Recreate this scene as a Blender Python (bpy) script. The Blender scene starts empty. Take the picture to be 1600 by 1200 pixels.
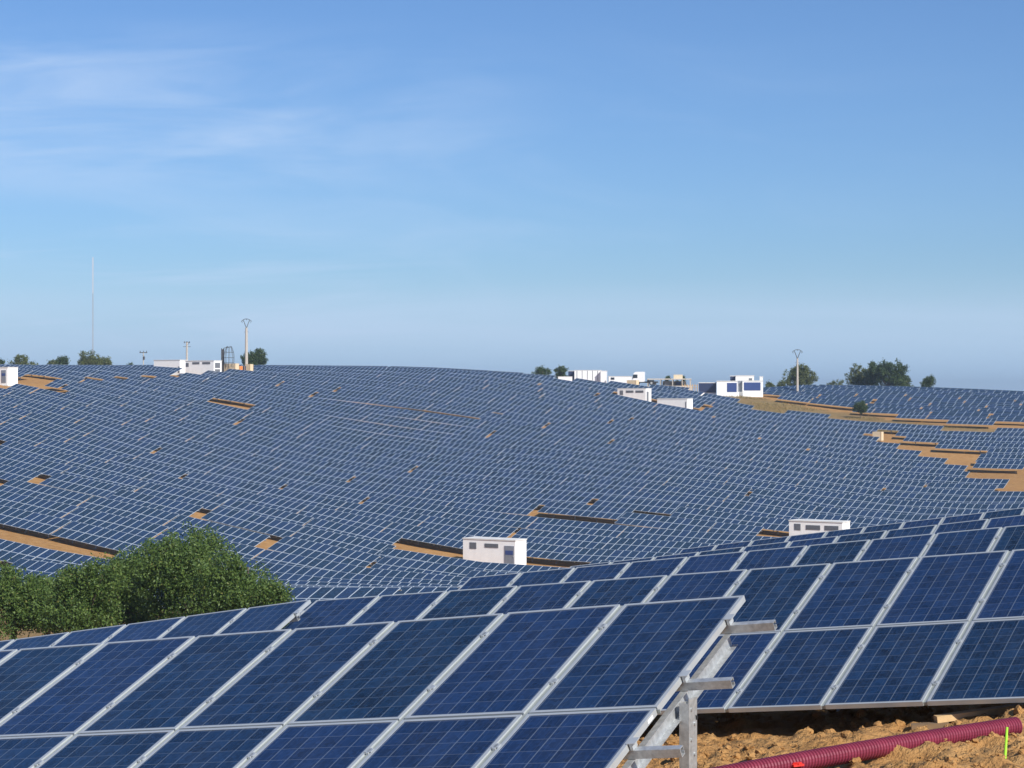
import bpy, bmesh, math, random
import numpy as np
from mathutils import Vector, Matrix, Euler
random.seed(7); RNG = np.random.default_rng(7)
S = bpy.context.scene; COL = S.collection; R = math.radians
# ---------------------------------------------------------------- camera, sky, sun, exposure
FPX = 3225.0; V0 = 612.0                       # focal length in pixels of a 1600 wide frame, row of the horizon
cam = bpy.data.cameras.new('camera'); camo = bpy.data.objects.new('camera', cam); COL.objects.link(camo)
cam.sensor_width = 36; cam.lens = 36 * FPX / 1600; cam.clip_start = .1; cam.clip_end = 20000
camo.rotation_euler = (R(90) + math.atan((V0 - 600) / FPX), 0, 0)
S.camera = camo
S.view_settings.view_transform = 'Standard'; S.view_settings.look = 'None'
S.view_settings.exposure = 0.3; S.view_settings.gamma = 1.0
SUN_AZ, SUN_EL = 143.0, 36.0                   # clockwise from the view direction (+Y)
world = bpy.data.worlds.new('World'); S.world = world; world.use_nodes = True
nt = world.node_tree; nt.nodes.clear()
def N(t, kind, **kw):
    n = t.nodes.new(kind)
    for k, v in kw.items():
        if k == 'ins':
            for a, b in v.items(): n.inputs[a].default_value = b
        else: setattr(n, k, v)
    return n
def math_node(t, op, a, b=None, clamp=False):
    n = t.nodes.new('ShaderNodeMath'); n.operation = op; n.use_clamp = clamp
    for i, x in enumerate((a, b)):
        if x is None: continue
        if isinstance(x, (int, float)): n.inputs[i].default_value = x
        else: t.links.new(x, n.inputs[i])
    return n.outputs[0]
sky = N(nt, 'ShaderNodeTexSky', sky_type='NISHITA', sun_disc=False)
sky.sun_elevation = R(SUN_EL); sky.sun_rotation = R(SUN_AZ)
sky.altitude = 500; sky.air_density = 1.0; sky.dust_density = 0.6; sky.ozone_density = 2.2
tc = N(nt, 'ShaderNodeTexCoord'); sep = N(nt, 'ShaderNodeSeparateXYZ'); nt.links.new(tc.outputs['Generated'], sep.inputs[0])
az = math_node(nt, 'ARCTAN2', sep.outputs[0], sep.outputs[1]); el = math_node(nt, 'ARCSINE', sep.outputs[2])
def cloud_noise(sx, sy, off, scale, detail, lo, hi, dist=0.6, slant=0.0):
    cmb = N(nt, 'ShaderNodeCombineXYZ')
    e2 = math_node(nt, 'ADD', el, math_node(nt, 'MULTIPLY', az, slant))
    nt.links.new(math_node(nt, 'MULTIPLY', az, sx), cmb.inputs[0]); nt.links.new(math_node(nt, 'MULTIPLY', e2, sy), cmb.inputs[1])
    cmb.inputs[2].default_value = off
    nz = N(nt, 'ShaderNodeTexNoise', ins={'Scale': scale, 'Detail': detail, 'Roughness': .55, 'Distortion': dist})
    nt.links.new(cmb.outputs[0], nz.inputs['Vector'])
    mr = N(nt, 'ShaderNodeMapRange', interpolation_type='SMOOTHSTEP', ins={'From Min': lo, 'From Max': hi})
    nt.links.new(nz.outputs[0], mr.inputs[0]); return mr.outputs[0]
def ramp(x, a, b):                              # smooth 0 at a .. 1 at b
    mr = N(nt, 'ShaderNodeMapRange', interpolation_type='SMOOTHSTEP', ins={'From Min': min(a, b), 'From Max': max(a, b)})
    if a > b: mr.inputs['To Min'].default_value = 1; mr.inputs['To Max'].default_value = 0
    nt.links.new(x, mr.inputs[0]); return mr.outputs[0]
def mul(*xs):
    r = xs[0]
    for x in xs[1:]: r = math_node(nt, 'MULTIPLY', r, x)
    return r
c1 = mul(cloud_noise(2.4, 17, 3.3, 2.1, 7, .30, .80, .9, -.07), ramp(az, R(3), R(-9)), ramp(el, R(4.8), R(6.4)), ramp(el, R(10.4), R(8.6)), .66)
c2 = mul(cloud_noise(2.6, 11, 4.1, 3.0, 6, .40, .80, .8, .06), ramp(az, R(17), R(-6)), ramp(el, R(10.6), R(7.8)), .20)
c3 = mul(cloud_noise(1.6, 22, 9.3, 2.6, 4, .05, .80, .4, .02), ramp(el, R(.3), R(1.4)), ramp(el, R(3.3), R(2.0)), .40)
c4 = mul(cloud_noise(3.0, 46, 2.9, 2.0, 4, .46, .70, .5, -.05), ramp(el, R(.9), R(1.8)), ramp(el, R(5.2), R(3.0)), ramp(az, R(2), R(-10)), .42)
cs = math_node(nt, 'ADD', math_node(nt, 'ADD', c1, c2), math_node(nt, 'ADD', c3, c4), True)
mixc = N(nt, 'ShaderNodeMix', data_type='RGBA')
nt.links.new(cs, mixc.inputs[0])
skyc = N(nt, 'ShaderNodeMix', data_type='RGBA', blend_type='MULTIPLY'); skyc.inputs[0].default_value = 1
nt.links.new(sky.outputs[0], skyc.inputs[6]); skyc.inputs[7].default_value = (.585, .79, 1.09, 1)
hz = N(nt, 'ShaderNodeMix', data_type='RGBA'); nt.links.new(mul(ramp(el, R(4.2), R(-.6)), .92), hz.inputs[0]); nt.links.new(skyc.outputs[2], hz.inputs[6]); hz.inputs[7].default_value = (4.7, 6.8, 9.6, 1)
nt.links.new(hz.outputs[2], mixc.inputs[6]); mixc.inputs[7].default_value = (6.0, 7.4, 9.6, 1)
bg = N(nt, 'ShaderNodeBackground', ins={'Strength': .085}); nt.links.new(mixc.outputs[2], bg.inputs[0])
wo = N(nt, 'ShaderNodeOutputWorld'); nt.links.new(bg.outputs[0], wo.inputs[0])
sl = bpy.data.lights.new('sun', 'SUN'); sl.energy = 4.8; sl.angle = R(.53); sl.color = (1, .95, .86)
so = bpy.data.objects.new('sun', sl); COL.objects.link(so)
sd = Vector((math.sin(R(SUN_AZ)) * math.cos(R(SUN_EL)), math.cos(R(SUN_AZ)) * math.cos(R(SUN_EL)), math.sin(R(SUN_EL))))
so.rotation_euler = (-sd).to_track_quat('-Z', 'Y').to_euler()

# ---------------------------------------------------------------- helpers
def tag(o, label=None, cat=None, group=None, kind=None):
    if label: o['label'] = label
    if cat: o['category'] = cat
    if group: o['group'] = group
    if kind: o['kind'] = kind
    return o
def empty(name, loc=(0, 0, 0), rz=0.0):
    o = bpy.data.objects.new(name, None); o.empty_display_size = .3; COL.objects.link(o)
    o.location = loc; o.rotation_euler = (0, 0, rz); return o
def mesh_obj(name, me, parent=None):
    o = bpy.data.objects.new(name, me); COL.objects.link(o)
    if parent: o.parent = parent
    return o
class MB:
    """collects boxes, tubes and quads into ONE mesh"""
    def __init__(s): s.v = []; s.f = []; s.uv = []
    def quad(s, pts, uv=None):
        n = len(s.v); s.v += [tuple(p) for p in pts]; s.f.append(tuple(range(n, n + len(pts)))); s.uv.append(uv or [(.5, .5)] * len(pts))
    def box(s, x0, x1, y0, y1, z0, z1, M=None, topuv=False):
        P = [Vector((x, y, z)) for z in (z0, z1) for y in (y0, y1) for x in (x0, x1)]
        if M is not None: P = [M @ p for p in P]
        n = len(s.v); s.v += [tuple(p) for p in P]
        for k, q in enumerate(((0, 2, 3, 1), (4, 5, 7, 6), (0, 1, 5, 4), (2, 6, 7, 3), (0, 4, 6, 2), (1, 3, 7, 5))):
            s.f.append(tuple(n + i for i in q))
            s.uv.append([(0, 0), (1, 0), (1, 1), (0, 1)] if (k == 1 and topuv) else [(-1, -1)] * 4)
    def tube(s, a, b, r0, r1=None, n=8, cap=True):
        r1 = r0 if r1 is None else r1; a = Vector(a); b = Vector(b); d = (b - a).normalized()
        t = d.orthogonal().normalized(); w = d.cross(t); k = len(s.v)
        for p, r in ((a, r0), (b, r1)):
            for i in range(n):
                an = 2 * math.pi * i / n; s.v.append(tuple(p + t * (r * math.cos(an)) + w * (r * math.sin(an))))
        for i in range(n):
            j = (i + 1) % n; s.f.append((k + i, k + j, k + n + j, k + n + i)); s.uv.append([(-1, -1)] * 4)
        if cap:
            s.f.append(tuple(k + i for i in range(n))[::-1]); s.uv.append([(-1, -1)] * n)
            s.f.append(tuple(k + n + i for i in range(n))); s.uv.append([(-1, -1)] * n)
    def mesh(s, name, mat, bevel=0):
        me = bpy.data.meshes.new(name); me.from_pydata(s.v, [], s.f); me.materials.append(mat)
        l = me.uv_layers.new(name='UVMap'); l.data.foreach_set('uv', [c for q in s.uv for p in q for c in p]); me.update(); return me
    def build(s, name, mat, parent=None):
        return mesh_obj(name, s.mesh(name, mat), parent)
# ---------------------------------------------------------------- materials
def material(name):
    m = bpy.data.materials.new(name); m.use_nodes = True; t = m.node_tree
    b = t.nodes['Principled BSDF']; return m, t, b
def simple(name, col, rough=.6, metal=0.0, noise=.12, scale=3.0, bump=0.0, spec=.5):
    m, t, b = material(name); b.inputs['Roughness'].default_value = rough; b.inputs['Metallic'].default_value = metal
    b.inputs['Specular IOR Level'].default_value = spec
    c = N(t, 'ShaderNodeTexCoord'); nz = N(t, 'ShaderNodeTexNoise', ins={'Scale': scale, 'Detail': 5.0, 'Roughness': .6})
    t.links.new(c.outputs['Object'], nz.inputs['Vector'])
    cr = N(t, 'ShaderNodeMapRange', ins={'From Min': .3, 'From Max': .7, 'To Min': 1 - noise, 'To Max': 1 + noise}); t.links.new(nz.outputs[0], cr.inputs[0])
    hs = N(t, 'ShaderNodeHueSaturation', ins={'Color': (*col, 1)}); t.links.new(cr.outputs[0], hs.inputs['Value']); t.links.new(hs.outputs[0], b.inputs['Base Color'])
    if bump:
        bp = N(t, 'ShaderNodeBump', ins={'Strength': bump, 'Distance': .02}); t.links.new(nz.outputs[0], bp.inputs['Height']); t.links.new(bp.outputs[0], b.inputs['Normal'])
    return m
def panel_mat(name, nu, nv, frame_u, frame_v, with_frame, line=.05):
    """polycrystalline module: nu x nv cells under glass; uv -1 marks the plain aluminium sides"""
    m, t, b = material(name)
    uv = N(t, 'ShaderNodeUVMap'); sp = N(t, 'ShaderNodeSeparateXYZ'); t.links.new(uv.outputs[0], sp.inputs[0])
    u, v = sp.outputs[0], sp.outputs[1]; mm = lambda op, a, c=None, cl=False: math_node(t, op, a, c, cl)
    fu = frame_u if with_frame else .012; fv = frame_v if with_frame else .008
    def sc(x, fr): return mm('DIVIDE', mm('SUBTRACT', x, fr), 1 - 2 * fr)
    cu, cv = mm('MULTIPLY', sc(u, fu), nu), mm('MULTIPLY', sc(v, fv), nv)
    def edge(x, w):   # 1 near a cell boundary
        fr = mm('FRACT', x); d = mm('MINIMUM', fr, mm('SUBTRACT', 1.0, fr)); return mm('LESS_THAN', d, w)
    gl = mm('MAXIMUM', mm('MULTIPLY', edge(cu, line * .62), 1.0), mm('MULTIPLY', edge(cv, line * .42), .6))
    bus = mm('MULTIPLY', edge(mm('ADD', mm('MULTIPLY', cu, 2.0), .5), .022), .25)
    gl = mm('MAXIMUM', gl, bus)
    # per cell and per module variation
    fl = N(t, 'ShaderNodeCombineXYZ'); t.links.new(mm('FLOOR', cu), fl.inputs[0]); t.links.new(mm('FLOOR', cv), fl.inputs[1])
    gi = N(t, 'ShaderNodeNewGeometry'); oi = N(t, 'ShaderNodeObjectInfo')
    seed = mm('ADD', mm('MULTIPLY', gi.outputs['Random Per Island'], 91.0), mm('MULTIPLY', oi.outputs['Random'], 57.0)); t.links.new(seed, fl.inputs[2])
    wn = N(t, 'ShaderNodeTexWhiteNoise', noise_dimensions='3D'); t.links.new(fl.outputs[0], wn.inputs['Vector'])
    tc = N(t, 'ShaderNodeTexCoord'); vo = N(t, 'ShaderNodeTexVoronoi', ins={'Scale': 34.0}); t.links.new(tc.outputs['Object'], vo.inputs['Vector'])
    vs = N(t, 'ShaderNodeSeparateColor'); t.links.new(vo.outputs['Color'], vs.inputs[0])
    wm = N(t, 'ShaderNodeTexWhiteNoise', noise_dimensions='1D'); t.links.new(seed, wm.inputs['W'])
    val = mm('ADD', mm('ADD', mm('MULTIPLY', wn.outputs['Value'], .50), mm('MULTIPLY', vs.outputs[0], .50)), mm('ADD', .34, mm('MULTIPLY', wm.outputs['Value'], .42)))
    cell = N(t, 'ShaderNodeHueSaturation', ins={'Color': (.0095, .033, .078, 1) if with_frame else CELL}); t.links.new(val, cell.inputs['Value'])  # far cells paler than near ones, sky reflection put into the colour
    t.links.new(mm('ADD', .492, mm('MULTIPLY', wm.outputs['Value'], .016)), cell.inputs['Hue'])
    mx = N(t, 'ShaderNodeMix', data_type='RGBA'); t.links.new(mm('MULTIPLY', gl, .26), mx.inputs[0]); t.links.new(cell.outputs[0], mx.inputs[6]); mx.inputs[7].default_value = (.34, .40, .47, 1)
    # thin film of dust
    nz = N(t, 'ShaderNodeTexNoise', ins={'Scale': 1.4, 'Detail': 6.0, 'Roughness': .65}); t.links.new(tc.outputs['Object'], nz.inputs['Vector'])
    du = N(t, 'ShaderNodeMapRange', ins={'From Min': .35, 'From Max': .75, 'To Min': .004, 'To Max': .035}); t.links.new(nz.outputs[0], du.inputs[0])
    md = N(t, 'ShaderNodeMix', data_type='RGBA'); t.links.new(du.outputs[0], md.inputs[0]); t.links.new(mx.outputs[2], md.inputs[6]); md.inputs[7].default_value = (.42, .40, .36, 1)
    out = md.outputs[2]; rgh = .13
    b.inputs['Roughness'].default_value = rgh; b.inputs['IOR'].default_value = 1.45; b.inputs['Specular IOR Level'].default_value = .34 if with_frame else PSPEC
    if with_frame:
        inside = mm('MULTIPLY', mm('LESS_THAN', mm('ABSOLUTE', mm('SUBTRACT', u, .5)), .5 - frame_u), mm('LESS_THAN', mm('ABSOLUTE', mm('SUBTRACT', v, .5)), .5 - frame_v))
        mf = N(t, 'ShaderNodeMix', data_type='RGBA'); t.links.new(inside, mf.inputs[0]); mf.inputs[6].default_value = (.44, .50, .57, 1); t.links.new(out, mf.inputs[7]); out = mf.outputs[2]  # far frames tinted bluish, haze put into the colour
        t.links.new(mm('SUBTRACT', .42, mm('MULTIPLY', inside, .42 - rgh)), b.inputs['Roughness'])
    t.links.new(out, b.inputs['Base Color'])
    return m
CELL = (.0070, .025, .070, 1); PSPEC = .16
M = {}
M['alu'] = simple('anodised_aluminium', (.50, .53, .545), .38, .35, .06, 6)
M['frame_tone'] = simple('frame_tone_grey', (.36, .39, .37), .5, .3, .1, 8)
M['galv'] = simple('galvanised_steel', (.50, .52, .53), .42, .55, .22, 22, .15)
M['glass_near'] = panel_mat('module_cells_near', 6, 10, .03, .02, False)
M['panel_far'] = panel_mat('module_cells_far', 6, 10, .034, .020, True)
M['panel_wide'] = panel_mat('module_cells_wide', 10, 6, .020, .010, True)
M['back'] = simple('module_backsheet', (.30, .31, .33), .7)
M['rack'] = simple('rack_steel', (.42, .43, .44), .5, .5, .15, 5)
M['white'] = simple('white_render', (.88, .88, .87), .8, 0, .05, 1.5)
M['white_metal'] = simple('white_sheet_metal', (.86, .87, .88), .45, 0, .05, 2)
M['offwhite'] = simple('offwhite_roof', (.66, .66, .64), .8, 0, .08, 2)
M['vent'] = simple('grey_louvre', (.17, .18, .20), .6, 0, .15, 9)
M['door'] = simple('grey_door', (.21, .23, .27), .5, 0, .08, 3)
M['darkglass'] = simple('dark_glass', (.03, .035, .045), .12, 0, .1, 3)
M['black'] = simple('black_rubber', (.025, .025, .027), .7)
M['cream'] = simple('cream_panel', (.66, .55, .38), .8, 0, .1, 2)
M['orange'] = simple('orange_plastic', (.70, .22, .05), .6, 0, .25, 3)
M['wood'] = simple('pale_timber', (.56, .38, .19), .8, 0, .2, 9)
M['wood_dark'] = simple('weathered_timber', (.20, .13, .07), .85, 0, .2, 9)
M['concrete'] = simple('pole_concrete', (.46, .42, .37), .85, 0, .12, 3)
M['concrete_light'] = simple('light_concrete', (.56, .52, .46), .85, 0, .12, 3)
M['darksteel'] = simple('dark_steel', (.07, .07, .075), .6, .2, .1, 4)
M['navy'] = simple('navy_sheet', (.030, .042, .10), .35, 0, .1, 3)
M['bluepanel'] = simple('blue_panel', (.045, .075, .22), .3, 0, .1, 3)
M['pipe'] = simple('maroon_plastic', (.215, .030, .058), .42, 0, .14, 8)
M['lime'] = simple('fluorescent_lime', (.42, .85, .06), .6, 0, .05, 3)
M['red'] = simple('bright_red_plastic', (.75, .04, .03), .5, 0, .1, 3)
M['bark'] = simple('bark', (.13, .10, .075), .9, 0, .25, 12)
M['mastpaint'] = simple('mast_paint', (.36, .33, .34), .6)
M['mastpale'] = simple('mast_paint_pale', (.66, .58, .58), .6)
def leaf_mat(name, c1, c2, c3=None):
    m, t, b = material(name); g = N(t, 'ShaderNodeNewGeometry'); rp = N(t, 'ShaderNodeValToRGB'); rp.color_ramp.elements[0].color = (*c1, 1); rp.color_ramp.elements[1].color = (*c2, 1)
    if c3: e = rp.color_ramp.elements.new(.975); e.color = (*c2, 1); rp.color_ramp.elements[2].color = (*c3, 1); rp.color_ramp.elements[2].position = 1
    t.links.new(g.outputs['Random Per Island'], rp.inputs[0]); t.links.new(rp.outputs[0], b.inputs['Base Color'])
    b.inputs['Roughness'].default_value = .55; b.inputs['Specular IOR Level'].default_value = .35
    tr = N(t, 'ShaderNodeBsdfTranslucent'); t.links.new(rp.outputs[0], tr.inputs[0]); mx = N(t, 'ShaderNodeMixShader', ins={0: .25})
    t.links.new(b.outputs[0], mx.inputs[1]); t.links.new(tr.outputs[0], mx.inputs[2]); t.links.new(mx.outputs[0], t.nodes['Material Output'].inputs[0]); return m
M['leaf'] = leaf_mat('oak_leaves', (.040, .085, .020), (.135, .20, .045), (.24, .22, .07))
M['leaf_dark'] = leaf_mat('dark_leaves', (.030, .055, .016), (.075, .115, .03))
M['leaf_far'] = leaf_mat('far_leaves', (.060, .085, .024), (.15, .17, .055))
M['drygrass'] = leaf_mat('dry_grass', (.20, .15, .06), (.34, .26, .10))
# land heights in centimetres, one row of the grid per line, south to north
HEIGHTS = [
-436,-448,-458,-467,-474,-479,-482,-481,-477,-468,-454,-434,-407,-372,-328,-274,-211,-138,-58,26,112,196,274,345,411,470,525,575,620,662,701,737,771,804,835,864,893,921,948,975,1001,1027,1052,
-478,-492,-506,-518,-529,-537,-544,-547,-547,-542,-533,-517,-495,-464,-424,-374,-311,-237,-152,-66,30,121,202,276,343,404,459,508,554,595,634,670,703,736,766,796,825,853,880,907,934,960,986,
-517,-534,-550,-566,-580,-592,-603,-610,-614,-614,-610,-600,-583,-557,-523,-476,-417,-345,-258,-170,-55,41,126,202,272,334,389,439,484,525,563,599,632,664,695,725,754,783,811,838,865,892,919,
-553,-572,-592,-610,-628,-644,-658,-670,-678,-683,-684,-679,-668,-649,-620,-580,-525,-455,-376,-278,-150,-48,43,125,198,261,317,366,410,451,489,524,558,590,621,651,681,710,739,767,795,823,850,
-585,-607,-629,-651,-672,-691,-709,-725,-738,-748,-754,-754,-748,-735,-714,-680,-632,-561,-457,-359,-252,-145,-42,46,121,185,240,289,333,373,411,446,480,512,544,575,605,635,665,694,723,752,780,
-613,-638,-662,-687,-711,-734,-756,-776,-793,-808,-818,-823,-823,-815,-799,-773,-733,-674,-575,-450,-347,-228,-120,-30,43,106,159,207,250,290,328,364,398,431,464,496,527,558,589,619,649,679,709,
-637,-664,-691,-719,-746,-772,-798,-822,-843,-861,-876,-886,-890,-886,-875,-852,-816,-756,-659,-535,-414,-293,-190,-107,-38,21,73,120,163,203,241,277,312,347,380,413,446,478,510,542,574,605,636,
-656,-685,-715,-745,-775,-805,-834,-862,-887,-909,-928,-941,-949,-949,-940,-919,-882,-822,-732,-617,-489,-363,-265,-190,-127,-71,-21,25,69,110,149,186,223,259,294,329,363,397,431,464,497,530,562,
-671,-702,-734,-767,-800,-833,-865,-896,-925,-951,-973,-990,-1001,-1004,-996,-976,-941,-885,-806,-705,-578,-454,-363,-291,-230,-174,-123,-76,-31,11,52,91,130,168,205,242,278,314,349,385,419,454,488,
-681,-714,-748,-783,-819,-854,-890,-924,-957,-987,-1013,-1034,-1048,-1053,-1048,-1030,-999,-951,-885,-796,-689,-581,-488,-411,-346,-287,-234,-184,-137,-92,-49,-7,34,74,113,152,191,229,267,304,341,377,413,
-687,-721,-757,-794,-832,-871,-909,-947,-983,-1017,-1047,-1073,-1091,-1100,-1099,-1085,-1058,-1021,-970,-897,-811,-716,-624,-543,-472,-409,-351,-298,-248,-200,-154,-109,-65,-22,20,62,103,144,184,223,262,300,338,
-687,-723,-760,-799,-840,-881,-922,-964,-1004,-1042,-1077,-1107,-1131,-1146,-1150,-1142,-1122,-1096,-1063,-1002,-937,-851,-762,-678,-603,-535,-473,-416,-362,-311,-261,-213,-166,-120,-74,-30,14,57,100,142,183,224,263,
-683,-720,-758,-799,-842,-885,-930,-975,-1019,-1062,-1102,-1138,-1169,-1191,-1204,-1205,-1195,-1178,-1152,-1110,-1054,-980,-895,-811,-733,-662,-597,-537,-479,-424,-371,-319,-268,-218,-169,-122,-75,-29,17,61,105,147,189,
-674,-711,-751,-793,-838,-884,-931,-979,-1028,-1076,-1122,-1165,-1204,-1236,-1259,-1271,-1270,-1261,-1244,-1217,-1172,-1105,-1022,-938,-860,-788,-721,-657,-596,-537,-480,-424,-370,-316,-264,-213,-163,-114,-66,-19,27,72,116,
-660,-698,-739,-782,-828,-876,-926,-978,-1030,-1083,-1136,-1187,-1234,-1277,-1312,-1337,-1346,-1342,-1336,-1324,-1291,-1229,-1144,-1061,-984,-912,-844,-777,-713,-650,-589,-529,-470,-413,-358,-303,-250,-198,-147,-98,-49,-2,44,
-641,-679,-721,-765,-812,-862,-915,-969,-1026,-1084,-1143,-1202,-1259,-1313,-1361,-1400,-1421,-1422,-1427,-1430,-1407,-1350,-1262,-1181,-1107,-1035,-964,-895,-827,-760,-695,-631,-569,-508,-449,-391,-335,-280,-226,-174,-124,-74,-26,
-618,-656,-698,-742,-791,-842,-897,-954,-1015,-1077,-1142,-1208,-1275,-1340,-1401,-1454,-1491,-1510,-1524,-1529,-1510,-1459,-1383,-1304,-1229,-1155,-1082,-1009,-938,-867,-798,-730,-664,-600,-537,-476,-417,-359,-303,-248,-196,-144,-95,
-591,-628,-670,-715,-764,-816,-873,-933,-996,-1063,-1133,-1206,-1281,-1358,-1433,-1501,-1557,-1595,-1618,-1624,-1607,-1562,-1497,-1423,-1347,-1271,-1194,-1118,-1043,-969,-896,-825,-755,-687,-621,-557,-495,-435,-376,-320,-265,-211,-160,
-559,-596,-637,-682,-731,-784,-842,-904,-970,-1041,-1115,-1194,-1277,-1364,-1453,-1541,-1616,-1671,-1704,-1714,-1700,-1660,-1602,-1532,-1456,-1378,-1299,-1220,-1141,-1064,-987,-913,-840,-769,-700,-634,-569,-506,-446,-387,-330,-275,-222,
-524,-560,-600,-644,-693,-747,-806,-869,-938,-1011,-1089,-1172,-1261,-1357,-1461,-1571,-1667,-1735,-1779,-1795,-1785,-1749,-1695,-1628,-1553,-1474,-1393,-1312,-1231,-1150,-1071,-994,-918,-845,-774,-705,-638,-573,-511,-450,-392,-336,-281,
-485,-519,-558,-602,-651,-704,-764,-828,-898,-974,-1055,-1142,-1235,-1337,-1450,-1579,-1695,-1782,-1839,-1864,-1858,-1825,-1773,-1708,-1635,-1556,-1475,-1392,-1309,-1227,-1146,-1066,-989,-914,-840,-770,-701,-635,-571,-509,-450,-392,-337,
-443,-476,-513,-556,-603,-657,-717,-782,-854,-931,-1015,-1105,-1202,-1307,-1426,-1564,-1696,-1808,-1883,-1917,-1914,-1884,-1834,-1771,-1700,-1623,-1542,-1460,-1376,-1292,-1210,-1130,-1051,-974,-900,-828,-758,-691,-626,-563,-503,-444,-388,
-399,-429,-465,-505,-552,-605,-665,-731,-804,-884,-970,-1064,-1164,-1273,-1394,-1533,-1677,-1814,-1908,-1950,-1949,-1919,-1872,-1814,-1747,-1673,-1595,-1513,-1430,-1346,-1264,-1183,-1104,-1027,-952,-879,-809,-741,-675,-612,-551,-492,-436,
-352,-380,-413,-452,-497,-549,-608,-675,-749,-831,-921,-1018,-1123,-1236,-1359,-1494,-1643,-1793,-1906,-1957,-1957,-1927,-1884,-1834,-1775,-1707,-1632,-1552,-1470,-1388,-1307,-1226,-1147,-1070,-996,-923,-852,-784,-718,-655,-594,-535,-478,
-304,-329,-359,-396,-439,-490,-548,-615,-690,-774,-868,-969,-1079,-1196,-1319,-1450,-1598,-1752,-1872,-1930,-1929,-1901,-1869,-1834,-1786,-1725,-1654,-1577,-1498,-1418,-1338,-1259,-1181,-1105,-1031,-959,-889,-821,-756,-693,-632,-573,-517,
-255,-276,-304,-337,-378,-427,-484,-550,-626,-712,-809,-915,-1031,-1152,-1277,-1407,-1548,-1693,-1809,-1865,-1863,-1842,-1830,-1816,-1783,-1730,-1662,-1588,-1512,-1435,-1358,-1282,-1206,-1132,-1059,-988,-918,-851,-787,-724,-664,-606,-550,
-205,-223,-247,-277,-315,-361,-416,-481,-557,-644,-744,-855,-976,-1103,-1231,-1361,-1495,-1625,-1724,-1768,-1766,-1761,-1776,-1787,-1770,-1722,-1656,-1587,-1515,-1443,-1369,-1295,-1222,-1149,-1078,-1009,-941,-875,-812,-750,-691,-634,-579,
-155,-170,-190,-216,-250,-293,-345,-407,-482,-570,-672,-787,-914,-1048,-1182,-1313,-1440,-1554,-1631,-1657,-1653,-1665,-1705,-1744,-1748,-1703,-1639,-1575,-1509,-1441,-1371,-1300,-1229,-1159,-1090,-1022,-956,-892,-830,-770,-713,-657,-603,
-107,-117,-133,-155,-185,-223,-271,-331,-403,-489,-591,-710,-843,-985,-1127,-1260,-1383,-1483,-1542,-1554,-1547,-1565,-1621,-1684,-1711,-1679,-1618,-1558,-1496,-1431,-1364,-1296,-1228,-1161,-1094,-1029,-965,-903,-843,-785,-729,-675,-623,
-60,-66,-77,-95,-119,-153,-197,-252,-320,-404,-504,-623,-762,-915,-1066,-1202,-1320,-1409,-1456,-1460,-1453,-1473,-1534,-1610,-1662,-1654,-1598,-1538,-1477,-1415,-1350,-1285,-1220,-1155,-1091,-1028,-967,-908,-850,-794,-740,-688,-638,
-16,-17,-24,-36,-56,-84,-123,-173,-236,-315,-412,-530,-671,-835,-997,-1137,-1252,-1334,-1371,-1373,-1368,-1390,-1449,-1530,-1596,-1610,-1568,-1511,-1451,-1391,-1329,-1267,-1204,-1142,-1081,-1021,-963,-906,-851,-798,-746,-697,-649,
24,28,27,19,5,-18,-51,-95,-153,-227,-319,-434,-579,-750,-919,-1063,-1176,-1251,-1285,-1287,-1285,-1309,-1367,-1447,-1521,-1554,-1526,-1473,-1417,-1359,-1300,-1241,-1181,-1122,-1065,-1008,-953,-899,-847,-797,-748,-701,-656,
61,69,72,70,61,44,17,-21,-73,-141,-228,-338,-482,-659,-834,-978,-1090,-1161,-1193,-1198,-1203,-1231,-1288,-1365,-1440,-1483,-1471,-1426,-1374,-1319,-1263,-1207,-1151,-1096,-1041,-988,-937,-886,-838,-791,-745,-701,-659,
92,105,113,116,113,101,80,48,1,-62,-145,-252,-389,-563,-738,-883,-992,-1062,-1094,-1103,-1116,-1151,-1210,-1284,-1358,-1407,-1408,-1368,-1321,-1270,-1219,-1166,-1114,-1063,-1012,-963,-915,-869,-824,-780,-738,-698,-659,
118,134,148,156,158,152,137,110,69,10,-70,-174,-308,-469,-634,-776,-882,-950,-985,-1003,-1026,-1068,-1130,-1204,-1275,-1324,-1333,-1303,-1260,-1214,-1167,-1119,-1071,-1024,-978,-933,-889,-847,-806,-766,-728,-691,-655,
137,158,175,188,196,196,187,166,131,77,1,-99,-226,-377,-528,-658,-758,-824,-863,-891,-928,-981,-1048,-1122,-1191,-1241,-1255,-1230,-1192,-1151,-1108,-1065,-1022,-979,-938,-897,-858,-820,-784,-748,-714,-681,-649,
149,174,195,213,225,231,229,215,186,139,70,-23,-145,-287,-422,-536,-622,-683,-727,-768,-821,-887,-962,-1039,-1107,-1155,-1171,-1153,-1119,-1082,-1044,-1006,-968,-931,-894,-858,-824,-791,-759,-728,-698,-669,-640,
155,182,207,228,246,258,262,256,236,196,133,43,-72,-201,-320,-416,-485,-537,-582,-637,-706,-787,-873,-954,-1023,-1070,-1087,-1073,-1042,-1010,-977,-943,-910,-878,-846,-816,-786,-758,-731,-704,-679,-654,-630,
153,182,210,235,257,275,286,288,278,249,194,110,0,-119,-224,-303,-357,-396,-440,-502,-586,-682,-778,-866,-936,-984,-1001,-990,-964,-935,-906,-877,-849,-822,-796,-771,-746,-723,-701,-679,-658,-638,-618,
144,175,205,233,258,280,298,309,311,296,254,180,80,-31,-127,-193,-232,-260,-299,-365,-460,-570,-679,-774,-848,-897,-915,-906,-882,-857,-833,-810,-787,-764,-743,-724,-705,-687,-670,-653,-637,-621,-605,
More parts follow.
